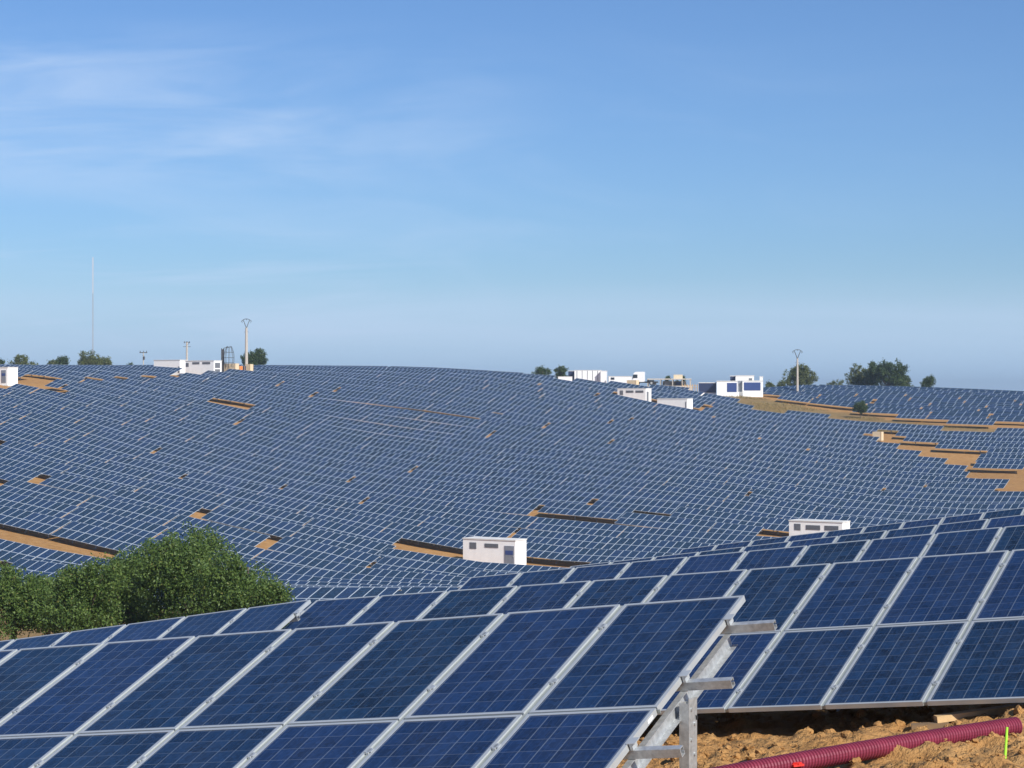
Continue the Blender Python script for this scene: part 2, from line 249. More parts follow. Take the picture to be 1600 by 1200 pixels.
128,160,191,221,249,274,296,315,327,330,308,249,164,70,-16,-74,-104,-124,-158,-227,-332,-455,-576,-679,-758,-808,-828,-821,-801,-780,-760,-741,-722,-705,-690,-675,-662,-650,-638,-626,-615,-604,-592,
105,138,170,201,230,257,281,304,324,339,339,306,244,172,105,58,31,10,-26,-96,-204,-337,-469,-582,-666,-720,-741,-736,-719,-702,-686,-671,-658,-646,-635,-627,-619,-612,-606,-600,-594,-587,-580,
77,111,143,174,203,230,256,279,301,324,344,342,309,260,213,178,156,135,97,29,-77,-210,-352,-479,-573,-633,-659,-656,-641,-627,-614,-602,-593,-586,-581,-578,-577,-576,-575,-574,-573,-571,-568,
45,78,110,141,170,198,224,248,271,297,333,355,350,325,296,274,257,238,204,140,40,-87,-227,-363,-473,-546,-580,-582,-569,-553,-541,-532,-527,-526,-528,-531,-536,-541,-546,-550,-554,-556,-557,
8,41,73,104,134,163,191,218,246,279,320,354,369,364,350,337,326,308,273,211,119,8,-118,-250,-373,-458,-500,-506,-491,-475,-466,-461,-461,-467,-476,-487,-498,-509,-520,-529,-537,-544,-549,
-31,2,34,65,96,127,158,189,224,264,308,348,373,382,378,369,359,335,291,223,137,46,-48,-157,-268,-357,-407,-418,-405,-390,-385,-387,-396,-410,-427,-446,-464,-481,-497,-511,-524,-534,-543,
-73,-40,-8,25,57,89,124,160,202,247,295,338,369,385,387,379,362,329,274,197,108,30,-37,-103,-173,-238,-283,-305,-306,-301,-303,-314,-334,-358,-385,-411,-435,-458,-479,-497,-514,-528,-540,
-116,-83,-50,-17,17,51,88,129,175,225,277,324,359,378,380,370,347,304,239,155,55,-14,-60,-94,-109,-122,-152,-183,-202,-212,-225,-248,-280,-315,-350,-383,-414,-441,-466,-488,-508,-525,-540,
-160,-126,-93,-59,-24,12,51,95,145,199,254,303,341,363,362,348,320,269,196,107,14,-58,-104,-126,-93,-38,-53,-90,-118,-139,-162,-197,-242,-286,-328,-366,-400,-431,-459,-484,-507,-526,-544,
-204,-170,-135,-100,-64,-26,15,60,112,170,228,279,318,339,337,319,285,229,153,65,-25,-102,-158,-194,-151,-39,-12,-43,-68,-91,-127,-173,-224,-273,-317,-358,-395,-428,-459,-486,-510,-532,-551,
-249,-214,-178,-140,-102,-62,-19,27,81,141,201,253,291,310,309,288,249,191,114,26,-62,-138,-195,-218,-171,-71,-13,-26,-46,-73,-120,-173,-226,-275,-319,-360,-398,-432,-464,-492,-518,-541,-561,
-294,-258,-220,-180,-139,-96,-50,0,55,116,176,227,264,282,280,258,216,156,79,-7,-94,-166,-212,-215,-165,-85,-28,-20,-41,-78,-131,-189,-242,-288,-330,-370,-407,-442,-474,-503,-530,-554,-576,
-340,-302,-262,-219,-175,-128,-78,-25,33,94,153,203,238,255,251,228,185,125,48,-38,-125,-194,-231,-224,-173,-98,-41,-29,-52,-91,-148,-210,-260,-304,-345,-384,-421,-456,-489,-519,-546,-571,-593,
-386,-346,-304,-259,-212,-161,-107,-49,11,73,131,179,213,228,223,198,155,94,19,-68,-160,-231,-265,-257,-210,-138,-71,-53,-85,-108,-160,-221,-274,-320,-362,-402,-440,-475,-508,-538,-566,-591,-614,
-432,-391,-347,-300,-250,-196,-138,-78,-15,48,106,154,187,199,191,165,121,60,-14,-99,-201,-277,-314,-314,-278,-213,-143,-113,-129,-142,-181,-235,-288,-337,-381,-423,-461,-497,-530,-560,-588,-614,-637,
-480,-438,-392,-344,-291,-234,-174,-111,-47,17,75,124,157,165,152,125,80,18,-58,-146,-242,-321,-368,-382,-367,-316,-247,-200,-185,-190,-216,-260,-309,-358,-404,-446,-486,-522,-555,-586,-614,-639,-663,
-528,-486,-439,-389,-335,-277,-215,-150,-85,-22,36,84,117,120,103,75,29,-34,-111,-196,-284,-362,-417,-450,-459,-416,-340,-277,-243,-237,-254,-290,-336,-384,-430,-474,-513,-550,-583,-613,-642,-667,-691,
-577,-535,-489,-438,-383,-323,-260,-196,-131,-69,-14,31,59,63,46,16,-31,-92,-165,-245,-325,-398,-455,-494,-509,-470,-394,-328,-287,-275,-288,-321,-365,-414,-461,-504,-544,-580,-613,-644,-672,-697,-721,
-627,-585,-539,-489,-433,-374,-311,-246,-182,-122,-70,-30,-6,-2,-17,-48,-93,-151,-219,-292,-363,-427,-477,-507,-508,-470,-406,-347,-310,-300,-315,-349,-396,-446,-494,-537,-576,-612,-645,-675,-704,-729,-753,
-676,-636,-591,-541,-486,-427,-364,-300,-237,-180,-131,-94,-73,-69,-83,-112,-155,-210,-272,-337,-399,-452,-490,-506,-494,-453,-395,-346,-319,-316,-335,-373,-425,-480,-528,-571,-609,-645,-678,-709,-737,-763,-786,
-725,-686,-642,-594,-541,-481,-418,-354,-293,-237,-191,-157,-138,-135,-148,-176,-217,-268,-324,-382,-435,-478,-504,-508,-487,-442,-386,-342,-324,-332,-354,-392,-451,-510,-560,-603,-643,-679,-713,-744,-772,-798,-821,
-771,-733,-692,-646,-594,-535,-471,-408,-347,-293,-249,-217,-200,-198,-211,-238,-277,-325,-377,-430,-476,-511,-529,-526,-500,-455,-401,-355,-339,-362,-380,-409,-471,-534,-588,-635,-677,-715,-750,-781,-809,-835,-858,
-814,-777,-738,-695,-644,-585,-521,-457,-397,-345,-303,-273,-258,-257,-270,-297,-335,-381,-432,-481,-524,-555,-569,-564,-538,-496,-447,-404,-388,-410,-427,-450,-505,-566,-622,-671,-715,-753,-788,-820,-848,-874,-897,
-852,-816,-777,-735,-687,-627,-564,-500,-442,-391,-351,-324,-310,-310,-325,-352,-391,-437,-488,-538,-581,-612,-626,-622,-600,-564,-523,-488,-473,-480,-496,-521,-564,-615,-667,-714,-757,-796,-830,-862,-890,-915,-937,
-886,-849,-809,-766,-717,-660,-598,-536,-480,-431,-393,-368,-356,-358,-374,-403,-444,-492,-546,-599,-646,-681,-699,-700,-683,-654,-621,-592,-575,-574,-584,-605,-638,-679,-723,-766,-806,-842,-876,-906,-933,-957,-978,
-915,-877,-835,-790,-739,-684,-624,-565,-511,-465,-429,-406,-396,-401,-419,-450,-493,-545,-603,-663,-717,-760,-785,-791,-781,-758,-730,-705,-687,-679,-683,-697,-721,-752,-788,-824,-860,-894,-925,-953,-978,-1001,-1021,
-941,-901,-857,-809,-758,-702,-644,-588,-536,-493,-460,-439,-432,-439,-460,-493,-539,-596,-660,-728,-794,-846,-880,-892,-887,-869,-846,-822,-802,-790,-786,-793,-808,-830,-858,-887,-918,-948,-976,-1002,-1025,-1046,-1065,
-966,-923,-877,-827,-775,-719,-662,-608,-559,-517,-487,-469,-464,-474,-497,-533,-582,-643,-713,-791,-871,-936,-978,-995,-994,-980,-959,-936,-915,-898,-889,-888,-895,-909,-929,-953,-978,-1004,-1029,-1052,-1073,-1092,-1109,
-989,-944,-897,-846,-792,-737,-681,-628,-580,-540,-512,-496,-495,-507,-532,-571,-623,-688,-762,-848,-944,-1024,-1071,-1092,-1094,-1084,-1067,-1045,-1021,-1000,-985,-977,-977,-985,-999,-1017,-1038,-1060,-1082,-1103,-1121,-1138,-1153,
-1013,-967,-918,-866,-812,-757,-702,-650,-603,-564,-536,-524,-526,-541,-568,-608,-664,-732,-810,-899,-1004,-1093,-1148,-1173,-1179,-1175,-1163,-1142,-1116,-1091,-1071,-1058,-1052,-1055,-1064,-1079,-1096,-1115,-1134,-1152,-1169,-1184,-1196,
-1039,-991,-941,-889,-835,-780,-726,-675,-629,-590,-563,-553,-561,-578,-606,-649,-706,-778,-859,-951,-1048,-1135,-1196,-1229,-1243,-1249,-1244,-1224,-1196,-1167,-1143,-1126,-1117,-1116,-1123,-1135,-1150,-1167,-1184,-1200,-1215,-1228,-1238,
-1066,-1018,-967,-915,-862,-808,-755,-706,-661,-623,-595,-590,-603,-622,-651,-695,-753,-824,-905,-993,-1082,-1162,-1223,-1263,-1288,-1305,-1308,-1287,-1256,-1224,-1197,-1179,-1169,-1167,-1172,-1184,-1198,-1215,-1231,-1246,-1258,-1269,-1278,
-1096,-1047,-997,-945,-893,-841,-790,-742,-700,-665,-642,-637,-649,-670,-701,-744,-801,-869,-945,-1026,-1106,-1179,-1239,-1283,-1315,-1338,-1345,-1322,-1290,-1258,-1233,-1215,-1206,-1206,-1212,-1225,-1241,-1257,-1273,-1287,-1299,-1308,-1315]
# ---------------------------------------------------------------- terrain: heights surveyed on a 10 m grid, camera eye at z = 0
GX0, GY0, GD = -190.0, -20.0, 10.0; GNX, GNY = 43, 73
HG = np.array(HEIGHTS, float).reshape(GNY, GNX) / 100.0
FAR_Z = -34.0
def ground(x, y):
    """bicubic height of the land; eases down to the plain outside the surveyed grid"""
    x = np.asarray(x, float); y = np.asarray(y, float)
    gx = np.clip((x - GX0) / GD, 0, GNX - 1.001); gy = np.clip((y - GY0) / GD, 0, GNY - 1.001)
    ix = np.floor(gx).astype(int); iy = np.floor(gy).astype(int); tx = gx - ix; ty = gy - iy
    def w(t): return (-.5 * t + t * t - .5 * t ** 3, 1 - 2.5 * t * t + 1.5 * t ** 3, .5 * t + 2 * t * t - 1.5 * t ** 3, -.5 * t * t + .5 * t ** 3)
    wx, wy = w(tx), w(ty); z = 0
    for j in range(4):
        for i in range(4):
            z = z + wx[i] * wy[j] * HG[np.clip(iy + j - 1, 0, GNY - 1), np.clip(ix + i - 1, 0, GNX - 1)]
    dx = np.maximum(np.maximum(GX0 - x, x - (GX0 + GD * (GNX - 1))), 0); dy = np.maximum(np.maximum(GY0 - y, y - (GY0 + GD * (GNY - 1))), 0)
    d = np.hypot(dx, dy); k = 1 - np.exp(-(d / 400.0) ** 1.5)
    return z * (1 - k) + FAR_Z * k
def gz(x, y): return float(ground(x, y))
def ray(u, v): return ((u - 800) / FPX, -(v - V0) / FPX)
def at(u, v, lift=0.0, y0=8.0, y1=700.0):
    """where the line of sight through a pixel of the survey photo meets the land (+lift)"""
    a, b = ray(u, v); ys = np.arange(y0, y1, .5); hit = np.nonzero(ys * b <= ground(a * ys, ys) + lift)[0]
    if len(hit) == 0: hit = [int(np.argmax((ground(a * ys, ys) + lift) / ys))]   # past the crest: take the crest
    y = float(ys[hit[0]]); return Vector((a * y, y, y * b))
def atY(u, y, lift=0.0):
    a, _ = ray(u, 0); return Vector((a * y, y, gz(a * y, y) + lift))
def topz(v, y): return -(v - V0) / FPX * y
AZ = R(30.4); CA, SA = math.cos(AZ), math.sin(AZ); TILT = R(21.2)
U2 = Vector((SA, CA, 0)); W2 = Vector((CA, -SA, 0))      # up the slope of a table / along its row
def inpoly(x, y, P):
    c = False; n = len(P)
    for i in range(n):
        x1, y1 = P[i]; x2, y2 = P[i - 1]
        if (y1 > y) != (y2 > y) and x < (x2 - x1) * (y - y1) / (y2 - y1) + x1: c = not c
    return c
def landpoly(pts, lift=1.25): return [tuple(at(u, v, lift, 120.0)[:2]) for u, v in pts]
# bare ground between the tables
BARE = [landpoly(p) for p in (
    [(-30, 825), (0, 831), (82, 845), (160, 860), (182, 868), (170, 885), (112, 878), (40, 860), (-30, 848)],
    [(612, 831), (660, 838), (725, 849), (822, 863), (889, 877), (884, 889), (812, 887), (725, 875), (656, 863)],
    [(1180, 823), (1240, 829), (1330, 822), (1335, 845), (1240, 846), (1180, 834)],
    [(328, 617), (398, 626), (398, 637), (328, 628)],
    [(-30, 582), (14, 583), (60, 586), (112, 588), (84, 597), (60, 601), (92, 608), (90, 614), (24, 606), (-30, 604)],
    [(283, 575), (345, 578), (345, 584), (283, 584)],
    [(345, 572), (397, 572), (397, 579), (345, 580)],
    [(1336, 672), (1398, 674), (1412, 684), (1480, 698), (1528, 708), (1530, 716), (1522, 727), (1580, 731), (1640, 741), (1640, 776), (1555, 770), (1550, 765), (1572, 762), (1570, 756), (1515, 750), (1537, 741), (1508, 734), (1475, 732), (1472, 720), (1434, 716), (1436, 708), (1400, 703), (1404, 694), (1368, 690)],
    [(1095, 632), (1120, 634), (1120, 637), (1095, 635)],
    [(100, 590), (290, 584), (290, 587), (100, 593)],
)]
TRACK = landpoly([(1060, 602), (1080, 606), (1150, 609), (1200, 616), (1275, 630), (1333, 638), (1370, 643), (1425, 651), (1490, 658), (1640, 662), (1640, 672), (1500, 675), (1432, 666), (1345, 663), (1320, 658), (1300, 652), (1250, 648), (1185, 642), (1158, 635), (1150, 624), (1080, 612), (1060, 608)])
YARD = [at(u, v, 1.25, 120.0) for u, v in ((835, 586), (900, 598), (1000, 604), (1080, 610), (1130, 615), (1185, 626))]
# cabins: column and distance of the front right corner, length
CABINS = [(805, 222, 6.6), (1316, 238, 6.6), (1009, 402, 6.2), (1074, 394, 6.4), (12, 350, 6.6), (334, 398, 7.0), (281, 405, 6.6)]
for u, y, L in CABINS:
    c = Vector((ray(u, 0)[0] * y, y, 0)); w2, u2 = Vector((math.cos(R(30.4)), -math.sin(R(30.4)), 0)), Vector((math.sin(R(30.4)), math.cos(R(30.4)), 0))
    BARE.append([tuple((c + w2 * p + u2 * q)[:2]) for p, q in ((-L - 1, -2.6), (1, -2.6), (1, 4.4), (-L - 1, 4.4))])
WIDE_LO = [(1150, 609), (1200, 616), (1275, 630), (1333, 638), (1370, 643), (1425, 651), (1490, 658), (1640, 662)]
WL = [at(u, v, 1.0, 120.0) for u, v in WIDE_LO]
def in_yard(x, y):
    u = x / y * FPX + 800
    if not 835 < u < 1200: return False
    return math.hypot(x, y) > np.interp(u, [p.x / p.y * FPX + 800 for p in YARD], [p.xy.length for p in YARD]) if u < YARD[-1].x / YARD[-1].y * FPX + 800 else False
def beyond_track(x, y):
    a = math.atan2(x, y); A = [math.atan2(p.x, p.y) for p in WL]
    if a < A[0]: return False
    i = 0
    while i < len(A) - 2 and a > A[i + 1]: i += 1
    k = (a - A[i]) / (A[i + 1] - A[i]); d = (1 - k) * WL[i].xy.length + k * WL[i + 1].xy.length
    return math.hypot(x, y) > d
# ---------------------------------------------------------------- the ground: one sheet, fine near the camera, out to the horizon
def axis(segs):
    out = []
    for a, b, s in segs: out += list(np.arange(a, b - 1e-6, s))
    out.append(segs[-1][1]); return np.array(out)
xs = axis([(-9000, -3000, 1500), (-3000, -600, 300), (-600, -200, 40), (-200, -60, 4), (-60, -12, 1.5), (-12, -2, .5), (-2, 8.5, .055), (8.5, 14, .4), (14, 60, 1.5), (60, 240, 4), (240, 600, 40), (600, 3000, 300), (3000, 9000, 1500)])
ys = axis([(-600, -20, 40), (-20, 10, 1.5), (10, 14, .4), (14, 25.5, .055), (25.5, 60, .7), (60, 520, 3), (520, 720, 8), (720, 1200, 60), (1200, 4000, 400), (4000, 12000, 2000)])
X, Y = np.meshgrid(xs, ys); Zt = ground(X, Y)
def vnoise(x, y, seed):
    r = np.random.default_rng(seed); T = r.random((256, 256)); ix = np.floor(x).astype(int); iy = np.floor(y).astype(int); fx = x - ix; fy = y - iy
    fx = fx * fx * (3 - 2 * fx); fy = fy * fy * (3 - 2 * fy); g = lambda a, b: T[b % 256, a % 256]
    return (g(ix, iy) * (1 - fx) + g(ix + 1, iy) * fx) * (1 - fy) + (g(ix, iy + 1) * (1 - fx) + g(ix + 1, iy + 1) * fx) * fy
def lumps(x, y):
    """dug earth round the conduit"""
    m = np.clip((x + 2) / 2, 0, 1) * np.clip((9 - x) / 1, 0, 1) * np.clip((y - 13) / 1.5, 0, 1) * np.clip((26 - y) / 2, 0, 1)
    r = lambda f, sd: 1 - 2 * np.abs(vnoise(x * f, y * f, sd) - .5)
    q = .13 * (vnoise(x * 1.3, y * 1.3, 1) - .5) + .10 * (r(3.1, 2) - .6) + .085 * (vnoise(x * 7.3 + 1.7 * vnoise(x * 3, y * 3, 9), y * 7.3, 3) - .5) + .06 * (r(13, 4) - .6) + .045 * (vnoise(x * 23, y * 23, 6) - .5)
    return m * (q * 1.0)
Zt = Zt + lumps(X, Y) + .10 * (vnoise(X / 3, Y / 3, 8) - .5) * (Y > 26)
ny, nx = X.shape
gm = bpy.data.meshes.new('ground'); gm.vertices.add(nx * ny); gm.vertices.foreach_set('co', np.stack([X, Y, Zt], -1).ravel())
ii = np.arange(ny - 1)[:, None] * nx + np.arange(nx - 1)[None]; F = np.stack([ii, ii + 1, ii + nx + 1, ii + nx], -1).reshape(-1, 4)
gm.loops.add(F.size); gm.loops.foreach_set('vertex_index', F.ravel()); gm.polygons.add(len(F)); gm.polygons.foreach_set('loop_start', np.arange(len(F)) * 4); gm.update(); gm.validate()
gm.polygons.foreach_set('use_smooth', np.ones(len(F), bool))
att = gm.attributes.new('grass', 'FLOAT', 'POINT'); gr = np.zeros(nx * ny)
tx0, tx1 = min(p[0] for p in TRACK), max(p[0] for p in TRACK); ty0, ty1 = min(p[1] for p in TRACK), max(p[1] for p in TRACK)
sel = np.nonzero((X.ravel() > tx0) & (X.ravel() < tx1) & (Y.ravel() > ty0) & (Y.ravel() < ty1))[0]
for i in sel:
    if inpoly(X.ravel()[i], Y.ravel()[i], TRACK): gr[i] = 1
gr[(Y.ravel() > 60) & (Y.ravel() < 150)] = .75; gr[Y.ravel() > 520] = .9
att.data.foreach_set('value', gr)
def soil_mat():
    m, t, b = material('ochre_soil'); c = N(t, 'ShaderNodeTexCoord')
    def nz(s, d=6.0, r=.6):
        n = N(t, 'ShaderNodeTexNoise', ins={'Scale': s, 'Detail': d, 'Roughness': r}); t.links.new(c.outputs['Object'], n.inputs['Vector']); return n.outputs[0]
    a1, a2, a3 = nz(.06), nz(1.3), nz(9.0, 4, .7)
    rp = N(t, 'ShaderNodeValToRGB'); e = rp.color_ramp.elements; e[0].position = .30; e[0].color = (.27, .135, .048, 1); e[1].position = .72; e[1].color = (.50, .305, .130, 1)
    k = e.new(.5); k.color = (.395, .215, .080, 1)
    s = math_node(t, 'ADD', math_node(t, 'MULTIPLY', a2, .55), math_node(t, 'MULTIPLY', a3, .45)); t.links.new(s, rp.inputs[0])
    rg = N(t, 'ShaderNodeValToRGB'); e = rg.color_ramp.elements; e[0].position = .35; e[0].color = (.13, .105, .042, 1); e[1].position = .68; e[1].color = (.34, .235, .115, 1); t.links.new(s, rg.inputs[0])
    at_ = N(t, 'ShaderNodeAttribute', attribute_name='grass')
    gf = math_node(t, 'MULTIPLY', at_.outputs['Fac'], math_node(t, 'ADD', .35, math_node(t, 'MULTIPLY', nz(.22), 1.0)), True)
    mx = N(t, 'ShaderNodeMix', data_type='RGBA'); t.links.new(gf, mx.inputs[0]); t.links.new(rp.outputs[0], mx.inputs[6]); t.links.new(rg.outputs[0], mx.inputs[7])
    hs = N(t, 'ShaderNodeHueSaturation'); t.links.new(mx.outputs[2], hs.inputs['Color']); t.links.new(math_node(t, 'ADD', .72, math_node(t, 'MULTIPLY', a1, .56)), hs.inputs['Value'])
    t.links.new(hs.outputs[0], b.inputs['Base Color']); b.inputs['Roughness'].default_value = .95; b.inputs['Specular IOR Level'].default_value = .15
    bp = N(t, 'ShaderNodeBump', ins={'Strength': 1.0, 'Distance': .06}); t.links.new(a3, bp.inputs['Height']); t.links.new(bp.outputs[0], b.inputs['Normal']); return m
M['soil'] = soil_mat(); gm.materials.append(M['soil'])
tag(mesh_obj('ground', gm), kind='structure')
def near_ground(x, y): return gz(x, y) + float(lumps(np.array(x), np.array(y)))
# ---------------------------------------------------------------- solar tables
PW, PL, PT = .985, 1.645, .038; UP, LP_ = 1.005, 1.665; CLEAR = .65
CT, ST = math.cos(TILT), math.sin(TILT)
def tilt_frame(y0=0.0, z0=CLEAR):
    """local frame of a table surface: x along the row, y up the slope, origin at the lower edge"""
    return Matrix(((1, 0, 0, 0), (0, CT, -ST, y0), (0, ST, CT, z0), (0, 0, 0, 1)))
TF = tilt_frame(-1.55)                          # a table stands with its lower edge 1.55 m in front of its origin
def table_matrix(p, g):
    r = Vector((W2.x, W2.y, g)).normalized(); h = U2.copy(); n = r.cross(h).normalized()
    return Matrix((( r.x, h.x, n.x, p.x), (r.y, h.y, n.y, p.y), (r.z, h.z, n.z, p.z), (0, 0, 0, 1)))
def panel_far_mesh(name, pw, pl, mat):
    b = MB(); b.box(-pw / 2, pw / 2, 0, pl, -PT, 0, None, True); return b.mesh(name, mat)
ME_PANEL = panel_far_mesh('solar_panel', PW, PL, M['panel_far'])
def array_mesh(n, pw, up, pl, lp, nrow, mat, name):
    b = MB()
    for j in range(nrow):
        for i in range(n):
            b.box((i - n / 2 + .5) * up - pw / 2, (i - n / 2 + .5) * up + pw / 2, j * lp, j * lp + pl, -PT, 0, TF, True)
    return b.mesh(name, mat)
def rack_mesh(L, slant, name, bays):
    b = MB()
    for s in (.13, .42, .70, .93): b.box(-L / 2 - .15, L / 2 + .15, slant * s - .03, slant * s + .03, -.12, -.05, TF)
    for k in range(bays):
        x = -L / 2 + (k + .5) * L / bays
        b.box(x - .035, x + .035, .1, slant - .25, -.24, -.122, TF)
        b.box(x - .05, x + .05, 0.0, .11, -1.2, CLEAR + 1.55 * ST / CT - .16); 
        b.tube((x, .06, .25), (x, -.95, CLEAR + .6 * ST / CT - .18), .03, n=4)
    return b.mesh(name, M['rack'])
ARR = {}; RACK = {}
def get_meshes(n, wide):
    if (n, wide) not in ARR:
        if wide: ARR[n, wide] = array_mesh(n, 1.645, 1.665, PW, UP, 3, M['panel_wide'], 'panel_array'); RACK[n, wide] = rack_mesh(n * 1.665, 3 * UP, 'rack', max(2, n // 2))
        else: ARR[n, wide] = array_mesh(n, PW, UP, PL, LP_, 2, M['panel_far'], 'panel_array'); RACK[n, wide] = rack_mesh(n * UP, 2 * LP_, 'rack', max(2, n // 3))
    return ARR[n, wide], RACK[n, wide]
STRIPS = [[(500, 616), (600, 624), (700, 638), (800, 652)], [(500, 623), (600, 635), (745, 657)], [(-20, 743), (0, 746), (100, 768), (160, 780)],
          [(850, 806), (940, 820), (1012, 827)], [(960, 806), (1095, 822)], [(265, 806), (400, 840), (560, 880)], [(440, 875), (520, 888), (640, 912)], [(100, 589), (190, 588), (290, 588)]]
SW = []
for st in STRIPS:
    P = [at(u, v, CLEAR, 120.0) for u, v in st]; SW.append([(p.dot(W2), p.dot(U2)) for p in P])
def strip_shift(s, q):
    """a few rows stand further up the slope and leave a strip of soil open"""
    for P in SW:
        for (s0, q0), (s1, q1) in zip(P[:-1], P[1:]):
            if s0 <= s <= s1:
                qs = q0 + (q1 - q0) * (s - s0) / (s1 - s0)
                if abs(q - 1.55 - qs) < 4.05: return True
    return False
cand = []; PITCH = 8.1; bc = [0]
vis_y = np.arange(6, 700, 4.0)
def visible(p, top):
    a, b = p.x / p.y, (p.z + top) / p.y; yy = vis_y[vis_y < p.y - 14]
    return bool(np.all(ground(a * yy, yy) < b * yy + .4)) and V0 - b * FPX < np.interp(a * FPX + 800, [0, 490, 700, 817, 1168, 1306, 1475, 1600], [1000, 936, 920, 897, 857, 835, 807, 788]) + 24
def world_of(q, s): x = q * SA + s * CA; y = q * CA - s * SA; return x, y
QROWS = [96.0 + 9.4 * i for i in range(11)]
while QROWS[-1] < 570: QROWS.append(QROWS[-1] + PITCH)
for k, q in enumerate(QROWS):
    phase = random.uniform(0, 12.6)
    s = -440 + phase
    while s < 170:
        n = 12
        L = n * UP; x, y = world_of(q, s + L / 2); s_mid = s + L / 2; adv = L + (.55 if random.random() < .10 else random.choice((.02, .05, .09)))
        if y < 128 or y > 640 or abs(x / y) > .262: s += adv; continue
        wide = beyond_track(x, y)
        if not wide and in_yard(x, y): s += adv; continue
        z = gz(x, y); p = Vector((x, y, z))
        if not visible(p, 2.0): s += adv; continue
        # modules standing where the photo shows bare ground are left out
        def bad(i):
            xx, yy = world_of(q, s + (i + .5) * UP)
            return any(inpoly(xx, yy, P) for P in BARE) or inpoly(xx, yy, TRACK)
        ok = [not bad(i) for i in range(n)]
        i = 0
        while i < n:
            if not ok[i]: i += 1; continue
            j = i
            while j < n and ok[j]: j += 1
            m = j - i
            if m >= 3:
                if wide: m2 = max(2, int(m * UP / 1.665)); LL = m2 * 1.665
                else: m2 = m; LL = m * UP
                sc = s + i * UP + m * UP / 2; xx, yy = world_of(q, sc)
                sh = (2.5 if yy < 270 else 1.7) if (not wide and strip_shift(sc, q)) else 0.0
                xx += SA * sh; yy += CA * sh
                xa, ya = xx - CA * LL / 2, yy + SA * LL / 2; xb, yb = xx + CA * LL / 2, yy - SA * LL / 2
                za, zb = gz(xa, ya), gz(xb, yb)
                cand.append(dict(p=Vector((xx, yy, (za + zb) / 2 + .04 * math.sin(k * 7 + sc))), g=(zb - za) / LL, n=m2, wide=wide, k=k, s=sc, d=yy))
            i = j
        s += adv
near_n = 9
cand.sort(key=lambda c: c['d'] / c['n'] ** .5)
indiv, rest = cand[:300 - near_n], cand[300 - near_n:]
print('TABLES', len(cand), 'max d', indiv[-1]['d'], 'modules', sum(c['n'] * 2 for c in cand), 'parts for', sum(c['d'] < 262 for c in cand))
# rest of the tables: one object
if rest:
    b = MB(); MI = []
    for c in rest:
        am, rm = get_meshes(c['n'], c['wide']); m = table_matrix(c['p'], c['g'])
        uvl = am.uv_layers[0].data; off = len(b.v); b.v += [tuple(m @ v.co) for v in am.vertices]
        for pl in am.polygons:
            b.f.append(tuple(off + i for i in pl.vertices)); b.uv.append([tuple(uvl[l].uv) for l in pl.loop_indices]); MI.append(int(c['wide']))
    me = b.mesh('distant_solar_tables', M['panel_far']); me.materials.append(M['panel_wide']); me.polygons.foreach_set('material_index', MI); tag(mesh_obj('distant_solar_tables', me), kind='stuff')
ORD = ['', 'first', 'second', 'third', 'fourth', 'fifth', 'sixth', 'seventh', 'eighth', 'ninth', 'tenth', 'eleventh', 'twelfth', 'thirteenth', 'fourteenth', 'fifteenth', 'sixteenth', 'seventeenth', 'eighteenth', 'nineteenth', 'twentieth']
TENS = {2: 'twenty', 3: 'thirty', 4: 'forty', 5: 'fifty'}
def ordinal(n):
    if n <= 20: return ORD[n]
    return TENS[n // 10] + ('-' + ORD[n % 10] if n % 10 else 'th')
rows_used = sorted({c['k'] for c in indiv if not c['wide']}); rows_wide = sorted({c['k'] for c in indiv if c['wide']})
byrow = {}
for c in indiv: byrow.setdefault((c['k'], c['wide']), []).append(c)
for key, L in byrow.items():
    L.sort(key=lambda c: c['s'])
    for i, c in enumerate(L): c['i'] = i + 1; c['cnt'] = len(L)
for c in indiv:
    t = empty('solar_table', c['p']); t.matrix_world = table_matrix(c['p'], c['g'])
    am, rm = get_meshes(c['n'], c['wide'])
    if c['d'] < 262 and not c['wide']:
        for j in range(2):
            for i in range(c['n']):
                o = mesh_obj('solar_panel', ME_PANEL, t); o.matrix_local = TF @ Matrix.Translation(((i - c['n'] / 2 + .5) * UP, j * LP_, 0))
    else: mesh_obj('panel_array', am, t)
    mesh_obj('rack', rm, t)
    r = (rows_wide if c['wide'] else rows_used).index(c['k']) + 1
    fromleft = c['i'] <= c['cnt'] / 2; nth = c['i'] if fromleft else c['cnt'] - c['i'] + 1
    side = 'left' if fromleft else 'right'
    length = {True: '', False: 'short '}[c['n'] >= 10 or c['wide']]
    if c['wide']: lab = f"{ordinal(nth)} table from the {side} in the {ordinal(r)} row above the grass track"; grp = 'solar tables on the field beyond the grass track'
    else: lab = f"{length}blue table {ordinal(nth)} from the {side} in the hillside's {ordinal(r)} row up"; grp = 'solar tables in rows on the hillside'
    tag(t, lab, 'solar panel table', grp)
# ---- the near tables, with every module, clamp rail, rafter and post
NPW = .962
def near_module_meshes():
    b = MB(); f = .026; PW = NPW
    b.quad([(-PW / 2 + f, f, -.004), (PW / 2 - f, f, -.004), (PW / 2 - f, PL - f, -.004), (-PW / 2 + f, PL - f, -.004)], [(0, 0), (1, 0), (1, 1), (0, 1)])
    glass = b.mesh('solar_panel', M['glass_near'])
    b.__init__(); b.quad([(-PW / 2 + f, PL - f, -.010), (PW / 2 - f, PL - f, -.010), (PW / 2 - f, f, -.010), (-PW / 2 + f, f, -.010)]); back = b.mesh('backsheet', M['back'])
    b.__init__(); h = .046
    b.box(-PW / 2, PW / 2, 0, f, -h, 0); b.box(-PW / 2, PW / 2, PL - f, PL, -h, 0); b.box(-PW / 2, -PW / 2 + f, f, PL - f, -h, 0); b.box(PW / 2 - f, PW / 2, f, PL - f, -h, 0)
    return glass, back, b.mesh('panel_frame', M['alu'])
NG, NB_, NF = near_module_meshes()
